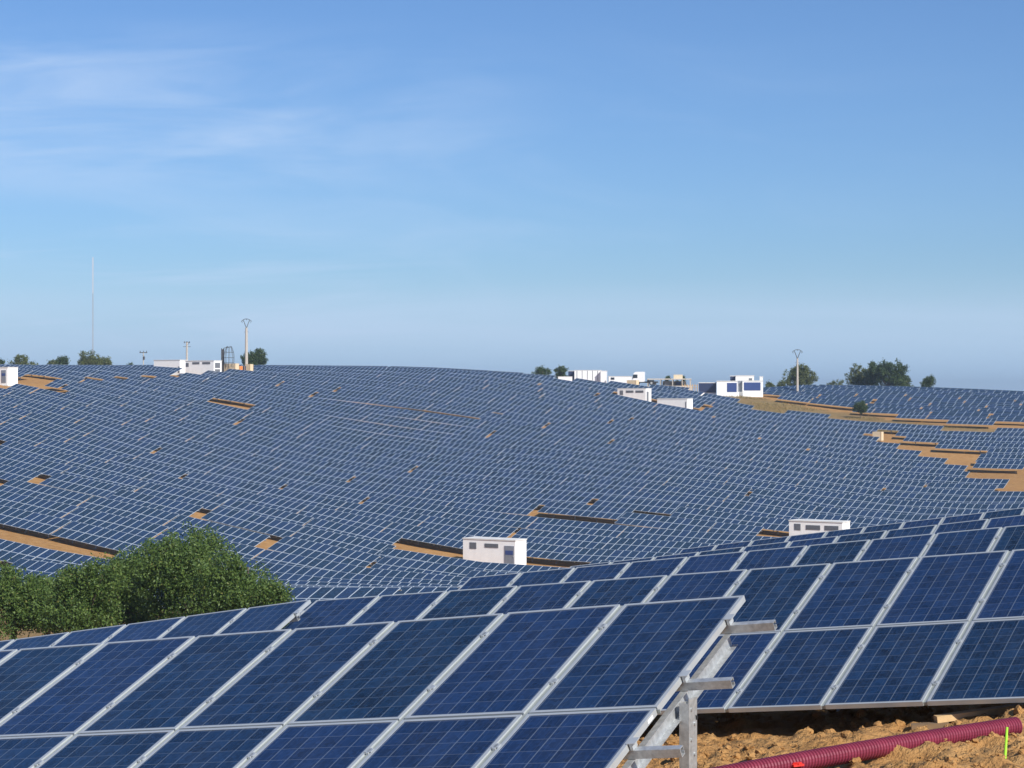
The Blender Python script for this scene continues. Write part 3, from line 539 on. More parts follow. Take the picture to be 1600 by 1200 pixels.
def c_rail(b, x0, x1, y, z, w, h, Mx, t=.006):
    """an open C section running along x, its mouth to the rear"""
    b.box(x0, x1, y, y + t, z - h, z, Mx); b.box(x0, x1, y + t, y + w, z - t, z, Mx); b.box(x0, x1, y + t, y + w, z - h, z - h + t, Mx)
    b.box(x0, x1, y + w - t, y + w, z - .025, z - t, Mx); b.box(x0, x1, y + w - t, y + w, z - h + t, z - h + .025, Mx)
SL = 2 * LP_
PUR = (.36, 1.21, 2.11, 2.95)                    # distance of the four rails from the lower edge
def near_table(tr, g, n, label, post_x, over_r=0.0, over_l=0.0, posts=True, clear=CLEAR, clamps=True):
    """tr: the upper right corner of the surface"""
    L = n * UP; r = Vector((W2.x, W2.y, g)).normalized(); up = (U2 * CT + Vector((0, 0, ST))); up = (up - r * up.dot(r)).normalized(); nn = r.cross(up)
    o = Vector(tr) - up * SL - r * L             # lower left corner
    base = Vector(tr) - r * (L / 2) - up * SL / 2; base.z = gz(base.x, base.y)
    t = empty('solar_table', base); t.matrix_world = Matrix.Translation(base)
    P = Matrix(((r.x, up.x, nn.x, o.x - base.x), (r.y, up.y, nn.y, o.y - base.y), (r.z, up.z, nn.z, o.z - base.z), (0, 0, 0, 1)))
    for j in range(2):
        for i in range(n):
            mo = P @ Matrix.Translation(((i + .5) * UP + random.uniform(-.002, .002), j * LP_ + random.uniform(-.002, .002), random.uniform(-.0015, .0015)))
            a = mesh_obj('solar_panel', NG, t); a.matrix_local = mo
            mesh_obj('panel_frame', NF, a); mesh_obj('backsheet', NB_, a)
    b = MB()
    for i in range(1, n): b.box(i * UP - .024, i * UP + .024, .004, SL - .02, -.045, -.012, P)
    b.box(0, L, LP_ - .012, LP_ - .006, -.045, -.016, P)
    b.build('frame_tone_strip', M['frame_tone'], t)  # added grey strips imitate light and dark along the module frames
    for s in PUR:
        b = MB(); c_rail(b, -over_l, L + over_r, s - .03, -.048, .050, .060, P); b.build('rail', M['galv'], t)
    b = MB()
    if clamps:
        for s in PUR:
            for i in range(n + 1):
                x = i * UP; b.box(x - .010, x + .010, s - .035, s + .035, -.047, .006, P); 
                b.box(x - .030, x + .030, s - .022, s + .022, .0015, .006, P) if 0 < i < n else b.box(x - .03, x + .035, s - .04, s + .04, .0015, .007, P)
        b.build('clamp', M['alu'], t)['kind'] = 'stuff'
    for x in post_x:
        b = MB(); z1 = -.112; h = .115
        # rafter: C section running up the slope
        b.box(x, x + .005, .35, 2.98, z1 - h, z1, P); b.box(x + .005, x + .05, .35, 2.98, z1 - .005, z1, P); b.box(x + .005, x + .05, .35, 2.98, z1 - h, z1 - h + .005, P)
        b.build('rafter', M['galv'], t)
        if not posts: continue
        top = P @ Vector((x + .085, 1.98, z1 - .03)); q = base + top; g0 = gz(q.x, q.y) - base.z - .6
        b = MB(); cx, cy = top.x, top.y; Mw = Matrix.Translation((cx, cy, 0)) @ Matrix.Rotation(-AZ, 4, 'Z')
        b.box(-.032, .032, -.055, -.050, g0, top.z, Mw); b.box(-.032, -.028, -.05, .05, g0, top.z, Mw); b.box(.028, .032, -.05, .05, g0, top.z, Mw)
        b.box(-.028, -.014, .045, .05, g0, top.z, Mw); b.box(.014, .028, .045, .05, g0, top.z, Mw)
        po = b.build('post', M['galv'], t)
        b = MB(); b.box(.033, .038, -.055, .070, top.z - .50, top.z + .03, Mw)
        for k in range(5): b.tube(Mw @ Vector((.038, -.02 + .05 * (k % 2), top.z - .44 + .1 * k)), Mw @ Vector((.048, -.02 + .05 * (k % 2), top.z - .44 + .1 * k)), .012, n=6)
        b.build('bracket', M['galv'], t)
    tag(t, label, 'solar panel table', 'solar tables in the nearest rows'); return t, P, base
T1, P1, B1 = near_table((1.68, 14.72, -1.44), .118, 12, 'nearest solar table, with rail ends sticking out beyond its right edge', (12 * UP - .055, 9.0, 6.0, 3.0, .6), over_r=.33, over_l=.2)
near_table((3.53 + 5.0 * W2.x, 22.77 + 5.0 * W2.y, -1.88 + 5.0 * .110), .110, 12, 'large solar table behind the nearest one, above the maroon pipe', (1, 4, 7.4, 10.6))
near_table((-2.48 + .0, 25.64, -2.57), .160, 12, 'solar table in the second row from the front, beside the oak trees', (1, 4, 7.4, 10.6))
near_table((7.04 + 3.0 * W2.x, 29.60 + 3.0 * W2.y, -1.93 + 3.0 * .126), .126, 12, 'solar table of the third row from the front at right', (1, 4, 7.4, 10.6))
near_table((8.93 + 3.0 * W2.x, 38.68 + 3.0 * W2.y, -2.37 + 3.0 * .143), .143, 12, 'solar table of the fourth row from the front at right', (1, 4, 7.4, 10.6), clamps=False)
near_table((12.07 + 3.0 * W2.x, 48.51 + 3.0 * W2.y, -2.71 + 3.0 * .148), .148, 12, 'solar table of the fifth row, its edge climbing right before the hillside', (1, 4, 7.4, 10.6), clamps=False)
near_table((15.6 + 2.5 * W2.x, 57.5 + 2.5 * W2.y, -3.05 + 2.5 * .15), .150, 12, 'farthest of the near solar tables, a thin strip at the right edge', (1, 4, 7.4, 10.6), clamps=False)

# the nearest table's end: a maker's sticker on the frame side and a thin black strand hanging slack down the post
k_ = MB(); k_.box(12 * UP - .0215, 12 * UP - .0195, 1.50, 1.58, -.036, -.014, P1); k_.build('sticker', M['white_metal'], T1)
k_ = MB(); q0 = P1 @ Vector((12 * UP + .03, 2.02, -.14)); prev = q0
for i in range(1, 15):
    f = i / 14; p = q0 + Vector((.05 * math.sin(f * 5), -.02 * f, -.34 * f - .06 * math.sin(f * 9))); k_.tube(prev, p, .006, n=6); prev = p
k_.build('cable', M['black'], T1)
# ---------------------------------------------------------------- things on the land
def dirmat(p, rz=0.0):
    """x along the table rows, y away from the camera side, z up"""
    return Matrix.Translation(p) @ Matrix.Rotation(-AZ + rz, 4, 'Z')
def cabin(u, y, vtop, L, D, H, label, front=(), end=(), group=None, name='inverter_cabin', cat='cabin', body='white', base=None):
    """u: pixel column of the front right corner, y: its distance; features as fractions of the wall"""
    a, _ = ray(u, 0); cz = topz(vtop, y); z0 = gz(a * y, y)
    p = Vector((a * y, y, min(z0, cz - H) if base is None else base)); H = cz - p.z if base is None else H
    t = empty(name, p, -AZ)
    b = MB(); b.box(-L, 0, 0, D, .121, H); w = b.build('wall', M[body], t)
    b = MB(); b.box(-L - .25, .25, -.25, D + .25, -.9, .12); b.build('plinth', M['concrete_light'], t)
    b = MB(); b.box(-L - .06, .06, -.06, D + .06, H + .001, H + .13); b.build('roof', M['offwhite'], t)
    def feat(kind, x0, x1, h0, h1, endw):
        f = MB(); hh = 2.7; z0_, z1_ = H - hh * (1 - h0), H - hh * (1 - h1)
        if endw: lo, hi = x0 * D, x1 * D; bx = lambda o0, o1, a0, a1, c0, c1: f.box(o0, o1, a0, a1, c0, c1)
        else: lo, hi = -L + x0 * L, -L + x1 * L; bx = lambda o0, o1, a0, a1, c0, c1: f.box(a0, a1, -o1, -o0, c0, c1)
        if kind == 'vent':
            bx(.002, .03, lo, hi, z0_, z1_); n = 6
            for i in range(n):
                zz = z0_ + (z1_ - z0_) * (i + .5) / n; bx(.031, .05, lo + .03, hi - .03, zz - .03, zz + .015)
            f.build('vent', M['vent'], t)
        elif kind == 'door':
            bx(.002, .05, lo, hi, z0_, z1_); d = f.build('door', M['door'], t); f.__init__()
            m_ = (z0_ + z1_) / 2; bx(.051, .07, lo + .12, hi - .12, m_ + .1, m_ + .55); f.build('door_sign', M['bluepanel'], d); f.__init__()
            bx(.051, .10, hi - .12, hi - .06, m_ - .12, m_ + .02); f.build('handle', M['alu'], d)
        else:
            bx(.002, .04, lo, hi, z0_, z1_); f.build('shutter', M[kind], t)
    for q in front: feat(*q, False)
    for q in end: feat(*q, True)
    tag(t, label, cat, group); return t
GC = 'white inverter cabins among the solar tables'
SQ = ('vent', .10, .22, .62, .90)
cabin(805, 222, 845.5, 6.6, 2.4, 2.75, 'white cabin with grey door, in the bare patch at the foot of the hillside', (('vent', .13, .26, .62, .88), ('vent', .42, .68, .70, .86), ('door', .80, .98, .02, .80)), (), GC)
cabin(1316, 238, 817, 6.6, 2.4, 2.7, 'white cabin with square and long vents, half hidden behind the near tables', (SQ, ('vent', .32, .59, .66, .86), ('vent', .67, .93, .66, .86)), (), GC)
cabin(1009, 402, 607.5, 6.2, 2.4, 2.8, 'white cabin with three dark vents, upper of the pair near the crest', (('vent', .08, .20, .55, .88), ('vent', .30, .57, .72, .88), ('vent', .64, .92, .72, .88)), (('vent', .15, .5, .05, .8),), GC)
cabin(1074, 394, 623.5, 6.4, 2.4, 2.7, 'plain white windowless cabin, lower of the pair near the crest', (('vent', .93, .965, .1, .8),), (), GC)
cabin(12, 350, 574.5, 6.6, 2.4, 3.0, 'white cabin cut off by the left edge, grey door in its end', (('vent', .3, .5, .6, .9), ('door', .78, .94, .05, .85)), (), GC)
cabin(334, 398, 564, 7.0, 2.4, 2.7, 'white cabin with vents beneath the lattice frame on the left crest', (('vent', .02, .12, .60, .88), ('vent', .25, .50, .78, .93), ('vent', .60, .88, .78, .93)), (('vent', .15, .8, .50, .88), ('vent', .15, .8, .08, .42)), GC)
cabin(281, 405, 563, 6.6, 2.4, 1.9, 'long blank white cabin on the left crest, left of the vented one', (('vent', .93, .99, .1, .55),), (), GC)
def concave(b, pts, r, n=6):
    for p, q in zip(pts[:-1], pts[1:]): b.tube(p, q, r, n=n)
def pole(u, y, vtop, vbase, label, kind, r=.19):
    a, _ = ray(u, 0); g0 = gz(a * y, y); H = topz(vtop, y) - g0; t = empty('utility_pole', (a * y, y, g0)); s = y / FPX
    b = MB(); top = H - (s * 14 if kind == 'vee' else s * 4); b.tube((0, 0, -1), (0, 0, top), r * 1.25, r * .8, 10); b.build('pole_shaft', M['concrete'], t)
    b = MB()
    if kind == 'vee':
        w = s * 7.5
        for sg in (-1, 1):
            b.tube((0, 0, top - .1), (sg * w * .62, 0, top + s * 11.5), .085, .06, n=6)
            concave(b, [(sg * w * .42, 0, top + s * 13.3), (sg * w * .62, 0, top + s * 12.6), (sg * w, 0, top + s * 10.6)], .06)
            b.tube((sg * w, 0, top + s * 10.8), (sg * w, 0, top + s * 8.6), .05, n=5); b.tube((sg * w * .62, 0, top + s * 11.5), (sg * w * .9, 0, top + s * 7.5), .03, n=4)
        concave(b, [(-w * .42, 0, top + s * 13.3), (0, 0, top + s * 13.8), (w * .42, 0, top + s * 13.3)], .06)
        b.tube((0, 0, top + s * 13.8), (0, 0, top + s * 11.8), .05, n=5); b.box(-w * .55, w * .55, -.04, .04, top - s * 7, top - s * 6.6)
    elif kind == 'double':
        b.box(-s * 6, s * 6, -.08, .08, top - s * 7, top - s * 6.4)
        for x in (-4.5, 0, 4.5): b.tube((s * x * .85, 0, top - s * 1.2), (s * x * .85, 0, top + s * 1.6), .12, n=6)
        b.tube((-s * 2.5, 0, top + s * .5), (s * 3.5, 0, top + s * .2), .07, n=5); b.tube((0, 0, top - s * 6), (s * 3.5, 0, top), .06, n=5)
    else:
        b.box(-s * 6, s * 6, -.08, .08, top - .1, top + .12)
        for x in (-5, 0, 5): b.tube((s * x, 0, top + .1), (s * x, 0, top + .5), .1, n=6)
        b.tube((s * .8, 0, top - s * 6), (s * .8, 0, top - s * 11), .30, n=8); b.box(-s * 1.5, s * 1.5, -.1, .1, top - s * 5, top - s * 4.6)
    b.build('crossarm', M['darksteel'], t); tag(t, label, 'utility pole'); return t
pole(385, 430, 498, 575, 'tall pale pole with a curved V head, on the left crest beside a bushy tree', 'vee', .30)
pole(1246, 455, 546, 600, 'pole with curved V head standing before the round tree on the right', 'vee', .24)
pole(292, 520, 531, 562, 'pale pole with two tiers of arms rising behind the white cabins', 'double', .26)
pole(224, 560, 547, 570, 'thin short pole with flat crossarm and hanging transformer, left of the cabins', 'flat', .16)
def mast():
    y = 1400.0; a, _ = ray(145, 0); s = y / FPX; g0 = gz(a * y, y); z1 = topz(402, y); t = empty('radio_mast', (a * y, y, g0)); H = z1 - g0
    for name, za, zb, m in (('lower_lattice', 0, .80, 'mastpaint'), ('top_section', .80, 1, 'mastpale')):
        b = MB(); w = .42; n0, n1 = int(za * 60), int(zb * 60)
        C3 = [(w * math.cos(k * 2.094), w * math.sin(k * 2.094)) for k in range(3)]
        for x, yy in C3: b.tube((x, yy, H * za), (x, yy, H * zb), .07, n=4)
        for i in range(n0, n1):
            for k in range(3):
                p, q = C3[k], C3[(k + 1) % 3]; b.tube((*p, H * i / 60), (*q, H * (i + 1) / 60), .05, n=3, cap=False)
        b.build(name, M[m], t)
    tag(t, 'very tall thin lattice radio mast rising above the trees at left', 'mast')
mast()
# ---- lattice man lift beside the cabin on the crest
def lift():
    y = 408.0; s = y / FPX; a, _ = ray(348, 0); zt = topz(541, y); g0 = gz(a * y, y); t = empty('lattice_hoist', (a * y, y, g0)); H = zt - g0
    b = MB()
    for x in (-.22, .22):
        for yy in (-.22, .22): b.tube((x, yy, 0), (x, yy, H * .93), .07, n=5)
    for i in range(8):
        z = H * .93 * i / 8; dz = H * .93 / 8
        for sg in (-.22, .22): b.tube((-.22, sg, z), (.22, sg, z + dz), .045, n=4); b.tube((sg, -.22, z), (sg, .22, z + dz), .045, n=4)
    b.box(-.3, .3, -.3, .3, 0, .5); b.box(-.24, .24, -.1, .1, .5, H * .9); b.build('mast', M['darksteel'], t)
    b = MB(); cx = s * 10; W = s * 8.0; hh = H
    for k in range(4):
        an = k * math.pi / 4; pts = []
        for i in range(13):
            f = i / 12; zz = hh * (.30 + .70 * f); rr = W * (math.sin(math.pi * (.18 + .75 * f)) ** .55)
            pts.append((f, rr, zz))
        for sg in (-1, 1): concave(b, [(cx + sg * rr * math.cos(an), sg * rr * math.sin(an), zz) for f, rr, zz in pts], .045, 4)
    for f in (.45, .62, .8, .97):
        rr = W * (math.sin(math.pi * (.18 + .75 * (f - .3) / .7)) ** .55)
        ring = [(cx + rr * math.cos(i * math.pi / 8), rr * math.sin(i * math.pi / 8), hh * f) for i in range(17)]; concave(b, ring, .04, 4)
    b.build('lattice_cage', M['darksteel'], t)
    b = MB(); b.tube((.2, 0, H * .94), (cx, 0, H * .97), .06, n=5); b.build('arm', M['darksteel'], t)
    tag(t, 'dark steel hoist with a rounded lattice cage beside the cabins on the crest', 'hoist')
lift()
def crate(u, y, vtop, vbot, w, d, mat, name, label, cat, stripes=None, rz=0.0, group=None):
    a, _ = ray(u, 0); H = topz(vtop, y) - topz(vbot, y); z0 = topz(vbot, y); g0 = gz(a * y, y); z0 = min(z0, g0 + .02) if z0 > g0 else z0; H = topz(vtop, y) - z0
    t = empty(name, (a * y, y, z0), -AZ + rz)
    b = MB(); b.box(-w / 2, w / 2, -d / 2, d / 2, .12, H); b.build('box_body', M[mat], t)
    b = MB()
    for x in (-w * .4, 0, w * .4): b.box(x - .07, x + .07, -d / 2, d / 2, 0, .119)
    for x in (-w / 2 - .03, w / 2 - .03):
        for yy in (-d / 2 - .03, d / 2 - .03): b.box(x, x + .06, yy, yy + .06, .0, H + .02)
    b.build('edging', M[stripes or 'wood'], t); tag(t, label, cat, group); return t
crate(361, 409, 568, 578, 3.0, 1.2, 'cream', 'site_crate', 'cream crate at the foot of the lattice hoist', 'crate')
crate(373, 412, 572, 578.5, 1.2, 1.0, 'orange', 'site_crate', 'orange box between the cream crates on the crest', 'crate')
crate(381.5, 414, 572, 578.5, .9, 1.0, 'navy', 'site_crate', 'dark box left of the tall pale pole', 'crate')
crate(390, 414, 569, 580, 1.0, 1.0, 'cream', 'site_crate', 'cream crate right beside the foot of the tall pale pole', 'crate')
crate(1372, 372, 674.5, 685, 1.6, 1.2, 'cream', 'site_crate', 'beige box standing at the head of the bare dirt path', 'crate')
# ---- spool beside the second cabin
def spool(u, v, label):
    p = at(u, v, 0, 120); t = empty('cable_drum', p, -AZ + .5)
    b = MB(); b.tube((-.45, 0, .62), (.45, 0, .62), .42, n=16); b.build('cable_winding', M['orange'], t)
    for x in (-.5, .5):
        b = MB(); b.tube((x - .05, 0, .70), (x + .05, 0, .70), .70, n=20); b.build('flange', M['wood'], t)
    tag(t, label, 'cable drum')
spool(1214, 827, 'orange cable drum on the bare soil left of the half hidden white cabin')
# ---- site compound at the crest
def container(u0, u1, y, vt, vb, label, name='container', dark_end=True, ribs=5, windows=(), mat='white_metal', D=2.4, endmat='navy', cat='container', group=None):
    """long side parallel to the picture's rows; spans columns u0..u1"""
    a0, _ = ray(u0, 0); a1, _ = ray(u1, 0); yaw = -R(9); L = (a1 - a0) * y / math.cos(yaw); z1 = topz(vt, y); z0 = min(topz(vb, y), z1 - 2.3); xm = (a0 + a1) / 2 * y
    t = empty(name, (xm, y, z0), yaw); H = z1 - z0
    b = MB(); b.box(-L / 2, L / 2, 0, D, -1.2, H); b.build('wall', M[mat], t)
    b = MB(); b.box(-L / 2 - .05, L / 2 + .05, -.05, D + .05, H + .002, H + .12); b.build('roof', M['offwhite'], t)
    for i in range(ribs):
        x = -L / 2 + L * (i + .5) / ribs; f = MB(); f.box(x - .06, x + .06, -.05, -.002, 0, H - .05); f.build('rib', M['vent'], t)
    for x0, x1, h0, h1, m in windows:
        f = MB(); f.box(-L / 2 + x0 * L, -L / 2 + x1 * L, -.06, -.003, h0 * H, h1 * H); f.build('window' if m == 'darkglass' else 'shutter', M[m], t)
    if dark_end:
        f = MB(); f.box(-L / 2 - .06, -L / 2 - .003, .05, D - .05, .05, H - .05); f.build('end_panel', M[endmat], t)
    tag(t, label, cat, group); return t
container(888, 897, 478, 580, 600, 'dark left end of the long ribbed white container', mat='navy', ribs=0, dark_end=False)  # dark left face of the white container, as a separate navy box
container(897.6, 938, 476, 579, 600, 'long white ribbed container on the crest left of the truck', ribs=5)
container(938.4, 947, 474, 580, 600, 'narrow plain white container joined right of the ribbed one', ribs=0, dark_end=False)
container(872, 892, 470, 589, 600, 'low pale container peeping over the crest left of the ribbed one', ribs=0, dark_end=False)
container(951, 986, 470, 588.5, 602, 'low white site cabin with one dark window left of the truck', ribs=0, windows=((.10, .26, .70, .92, 'darkglass'),))
def truck():
    y = 462.0; a, _ = ray(999, 0); z0 = topz(602, y); t = empty('truck', (a * y, y, z0), math.pi - R(12)); s = 1.0; H = topz(581, y) - z0
    b = MB(); P = [(1.30, .75), (1.42, 1.5), (1.05, H * .93), (.55, H), (-1.1, H), (-1.1, .75)]
    for sg in (-1.2, 1.2): pass
    n = len(P); k = len(b.v); b.v += [(x, -1.22, z) for x, z in P] + [(x, 1.22, z) for x, z in P]
    b.f += [tuple(k + i for i in range(n)), tuple(k + n + i for i in range(n))[::-1]]; b.uv += [[(0, 0)] * n] * 2
    for i in range(n): j = (i + 1) % n; b.f.append((k + i, k + n + i, k + n + j, k + j)); b.uv.append([(0, 0)] * 4)
    cabm = b.build('cab', M['white_metal'], t)
    w = MB(); w.quad([(1.425, -1.05, 1.62), (1.425, 1.05, 1.62), (1.12, 1.05, H * .86), (1.12, -1.05, H * .86)]); w.build('windscreen', M['darkglass'], t)
    for sg in (-1, 1):
        w = MB(); w.box(.25, 1.15, sg * 1.235 - .01, sg * 1.235 + .01, 1.6, H * .80); w.build('side_window', M['darkglass'], t)
        w = MB(); w.box(1.15, 1.25, sg * 1.42 - .1, sg * 1.42 + .1, 1.5, 2.3); w.build('mirror', M['black'], t)
    b = MB(); b.box(-4.2, 1.35, -.45, .45, .55, .85); b.box(-3.2, -1.9, -1.0, 1.0, .86, 1.15); b.build('chassis', M['black'], t)
    for x in (.55, -2.9):
        for sg in (-1, 1):
            w = MB(); w.tube((x, sg * .95, .5), (x, sg * 1.25, .5), .5, n=18); wh = w.build('wheel', M['black'], t); w = MB(); w.tube((x, sg * 1.2, .5), (x, sg * 1.27, .5), .26, n=12); w.build('rim', M['alu'], wh)
    tag(t, 'white truck cab facing left on the crest behind the hillside tables', 'truck')
truck()
crate(989, 455, 594, 602, 2.2, 1.4, 'cream', 'site_crate', 'cream crate in front of the white truck cab', 'crate')
def shelter():
    y = 466.0; a0, _ = ray(1012, 0); a1, _ = ray(1080, 0); xm = (a0 + a1) / 2 * y; L = (a1 - a0) * y; s = y / FPX; z0 = topz(606, y); zt = topz(593, y)
    t = empty('open_shelter', (xm, y, z0), -R(7)); H = zt - z0
    b = MB(); b.box(-L / 2, L / 2, -1.8, 1.8, H - .02, H + .2); b.build('roof', M['concrete_light'], t)
    b = MB(); b.box(-L / 2 - .1, L / 2 + .1, -2.0, 2.0, -1.0, .45); b.build('floor_slab', M['concrete_light'], t)
    for x in (-.49, -.2, .08, .30, .48):
        for yy in (-1.6, 1.6):
            b = MB(); b.box(x * L - .1, x * L + .1, yy - .1, yy + .1, .451, H - .021); b.build('column', M['concrete'], t)
    b = MB(); b.box(-.16 * L, .38 * L, .9, 1.1, .451, H * .8); b.build('rear_wall', M['concrete'], t)
    b = MB(); b.box(L * .10, L * .30, -.9, .9, H + .202, H + 1.1); b.build('roof_box', M['cream'], t)
    tag(t, 'open flat roofed concrete shelter with cream box on top, right of the truck', 'shelter')
    for k, (x, w, h, m, lab) in enumerate(((-.36, 1.1, 1.0, 'darksteel', 'dark pallet of goods at the left under the open shelter'), (-.05, 1.3, 1.1, 'vent', 'grey pallet of goods in the middle under the open shelter'), (.2, 1.0, .9, 'navy', 'dark blue pallet of goods at the right under the open shelter'))):
        e = empty('pallet_stack', (xm + x * L, y, z0 + .46), .1 * k); b = MB(); b.box(-w / 2, w / 2, -.5, .5, .12, h); b.build('load', M[m], e); b = MB()
        for q in (-.4, 0, .4): b.box(-w / 2, w / 2, q - .06, q + .06, 0, .118)
        b.build('pallet', M['wood'], e); tag(e, lab, 'pallet')
shelter()
def fence(u0, u1, y, vt, label):
    t = None; a0, _ = ray(u0, 0); a1, _ = ray(u1, 0); p0 = Vector((a0 * y, y, gz(a0 * y, y))); t = empty('timber_fence', p0); L = (a1 - a0) * y; n = 7
    for i in range(n):
        x = L * i / (n - 1); g = gz(p0.x + x, y) - p0.z; b = MB(); b.tube((x, 0, g - .3), (x, 0, topz(vt, y) - p0.z), .07, n=6); b.build('fence_post', M['wood'], t)
    b = MB()
    for h in (.35, .8): b.tube((0, 0, topz(vt, y) - p0.z - h), (L, 0, topz(vt, y) - p0.z - h), .045, n=5)
    b.build('fence_rail', M['wood'], t); tag(t, label, 'fence')
fence(1066, 1090, 450, 600, 'brown timber fence between the open shelter and the dark building side')
def boxhouse(u0, u1, y, vt, vb, ul, label, shutter, extra=None, D=5.0, left='navy'):
    a0, _ = ray(u0, 0); a1, _ = ray(u1, 0); z1 = topz(vt, y); z0 = topz(vb, y); L = (a1 - a0) * y; H = z1 - z0
    t = empty('site_building', (a0 * y, y, z0), -R(6)); b = MB(); b.box(0, L, 0, D, -1.2, H); b.build('wall', M['white'], t)
    b = MB(); b.box(-.08, L + .08, -.08, D + .08, H + .002, H + .15); b.build('roof', M['offwhite'], t)
    for k, (x0, x1, h0, h1, m) in enumerate(shutter):
        f = MB(); f.box(x0 * L, x1 * L, -.07, -.003, h0 * H, h1 * H); f.build('shutter' if m != 'door' else 'door', M[m], t)
    tag(t, label, 'site building'); return t
boxhouse(1092, 1119, 452, 598.5, 613.5, 0, 'dark left side of the white building with one blue shutter', ((.0, 1.0, .0, .97, 'navy'),), D=2.5)  # the next building's dark side, built as its own navy box
boxhouse(1120, 1152, 449, 596, 615, 0, 'white building with one blue shutter, right of its dark side', ((.50, .97, .14, .88, 'bluepanel'),), D=3)
boxhouse(1152.6, 1160, 451, 595, 612, 0, 'narrow building front filled by a tall grey door, between two white ones', ((.05, .95, .0, .97, 'door'),), D=3)
boxhouse(1160.5, 1192, 450, 595.5, 612, 0, 'white building with a wide blue shutter at the right of the compound', ((.06, .88, .12, .88, 'bluepanel'),), D=3)
boxhouse(1141, 1149, 468, 588, 606, 0, 'dark left side of the raised white block behind the white buildings', ((.0, 1, .0, 1, 'navy'),), D=2)  # navy box for the dark left side of the raised block
boxhouse(1149.5, 1178, 466, 587.5, 606, 0, 'raised white block standing behind the shuttered buildings', ((.72, .9, .62, .82, 'vent'),), D=3)
boxhouse(1187, 1192, 470, 589, 606, 0, 'small white tank house at the right end of the compound', ((.2, .8, .1, .3, 'vent'),), D=2)
# ---------------------------------------------------------------- trees
def tree_meshes(seed, H, W, leaves, leaf, mat, trunk_h=.25, lobes=9, flat=1.0, droop=.0):
    r = np.random.default_rng(seed); zc = H * (trunk_h + (1 - trunk_h) * .5); hz = H * (1 - trunk_h) * .5
    C = []
    for i in range(lobes):
        an = r.random() * 6.283; rr = (r.random() ** .6) * .62; z = r.uniform(-.75, .72)
        k = math.sqrt(max(.1, 1 - z * z)); C.append((math.cos(an) * rr * W / 2 * k * 1.15, math.sin(an) * rr * W / 2 * k * 1.15, zc + z * hz * .9, r.uniform(.17, .34) * W * (.85 if z > .3 else 1)))
    C.append((0, 0, zc, W * .33))
    C = np.array(C); n = leaves; which = r.choice(len(C), n, p=C[:, 3] ** 2 / (C[:, 3] ** 2).sum())
    d = r.normal(size=(n, 3)); d /= np.linalg.norm(d, axis=1)[:, None]; rad = r.random(n) ** .28
    # twiggy clusters: leaves gather round a few hundred twig tips
    pos = C[which, :3] + d * (rad * C[which, 3])[:, None] * np.array([1, 1, .82 * flat])
    tips = pos[:max(40, n // 48)]; pos = tips[r.integers(0, len(tips), n)] + r.normal(size=(n, 3)) * leaf * (2.5 if leaf < .1 else 1.5)
    pos = pos[(pos[:, 2] > H * trunk_h * .5)]; n = len(pos)
    a = r.normal(size=(n, 3)); a /= np.linalg.norm(a, axis=1)[:, None]; bb = r.normal(size=(n, 3)); bb -= a * (a * bb).sum(1)[:, None]; bb /= np.linalg.norm(bb, axis=1)[:, None]
    sz = leaf * r.uniform(.6, 1.35, n)[:, None]; v = np.stack([pos - a * sz, pos + bb * sz * .5, pos + a * sz, pos - bb * sz * .5], 1).reshape(-1, 3)
    me = bpy.data.meshes.new('crown'); me.vertices.add(4 * n); me.vertices.foreach_set('co', v.ravel()); me.loops.add(4 * n); me.loops.foreach_set('vertex_index', np.arange(4 * n))
    me.polygons.add(n); me.polygons.foreach_set('loop_start', np.arange(n) * 4); me.update(); me.materials.append(mat)
    b = MB(); b.tube((0, 0, -.4), (0, 0, H * trunk_h * 1.2), W * .045, W * .03, 8); b.tube((0, 0, H * trunk_h * 1.2), (W * .02, 0, zc + hz * .5), W * .03, W * .008, 7)
    for c in C[:8]:
        z0 = H * trunk_h * r.uniform(.8, 1.6); mid = (c[0] * .5, c[1] * .5, (z0 + c[2]) / 2 + .05 * H); b.tube((0, 0, z0), mid, W * .016, W * .011, 6); b.tube(mid, tuple(c[:3]), W * .011, W * .004, 6)
    return me, b.mesh('trunk', M['bark'])
def tree(u, y, vtop, wpx, label, seed, leaves=5000, leaf=.16, mat='leaf_far', name='tree', group=None, trunk_h=.18, lobes=9, cat='tree', base=None, hmax=None):
    a, _ = ray(u, 0); x = a * y; g0 = gz(x, y) if base is None else base; H = topz(vtop, y) - g0; W = wpx / FPX * y
    if leaf > .1: leaves = int(leaves * 2.2); leaf *= .8; W *= 1.28; H *= 1.10
    else: W *= 1.12
    me, tr = tree_meshes(seed, H, W, leaves, leaf, M[mat], trunk_h, lobes); t = empty(name, (x, y, g0), seed * 1.7)
    mesh_obj('crown', me, t); mesh_obj('trunk', tr, t); tag(t, label, cat, group); return t
GO = 'oak trees in the hollow behind the near tables'
tree(22, 88, 872, 135, 'bushy green oak at the left edge of the frame', 11, 26000, .058, 'leaf', 'oak_tree', GO, .12, 12)
tree(-60, 92, 885, 130, 'oak tree mostly cut off by the left edge', 18, 12000, .058, 'leaf', 'oak_tree', GO, .12, 9)
tree(132, 82, 868, 120, 'pale green oak with a pointed sprig, second from the left', 12, 26000, .058, 'leaf', 'oak_tree', GO, .12, 12)
tree(76, 90, 878, 95, 'dull green oak between the one at the left edge and the pointed one', 17, 20000, .058, 'leaf', 'oak_tree', GO, .10, 12)
tree(208, 90, 856, 105, 'oak tree in the middle of the clump', 13, 24000, .058, 'leaf', 'oak_tree', GO, .12, 12)
tree(300, 85, 839, 178, 'tallest and darkest oak of the clump', 14, 42000, .058, 'leaf', 'oak_tree', GO, .12, 16)
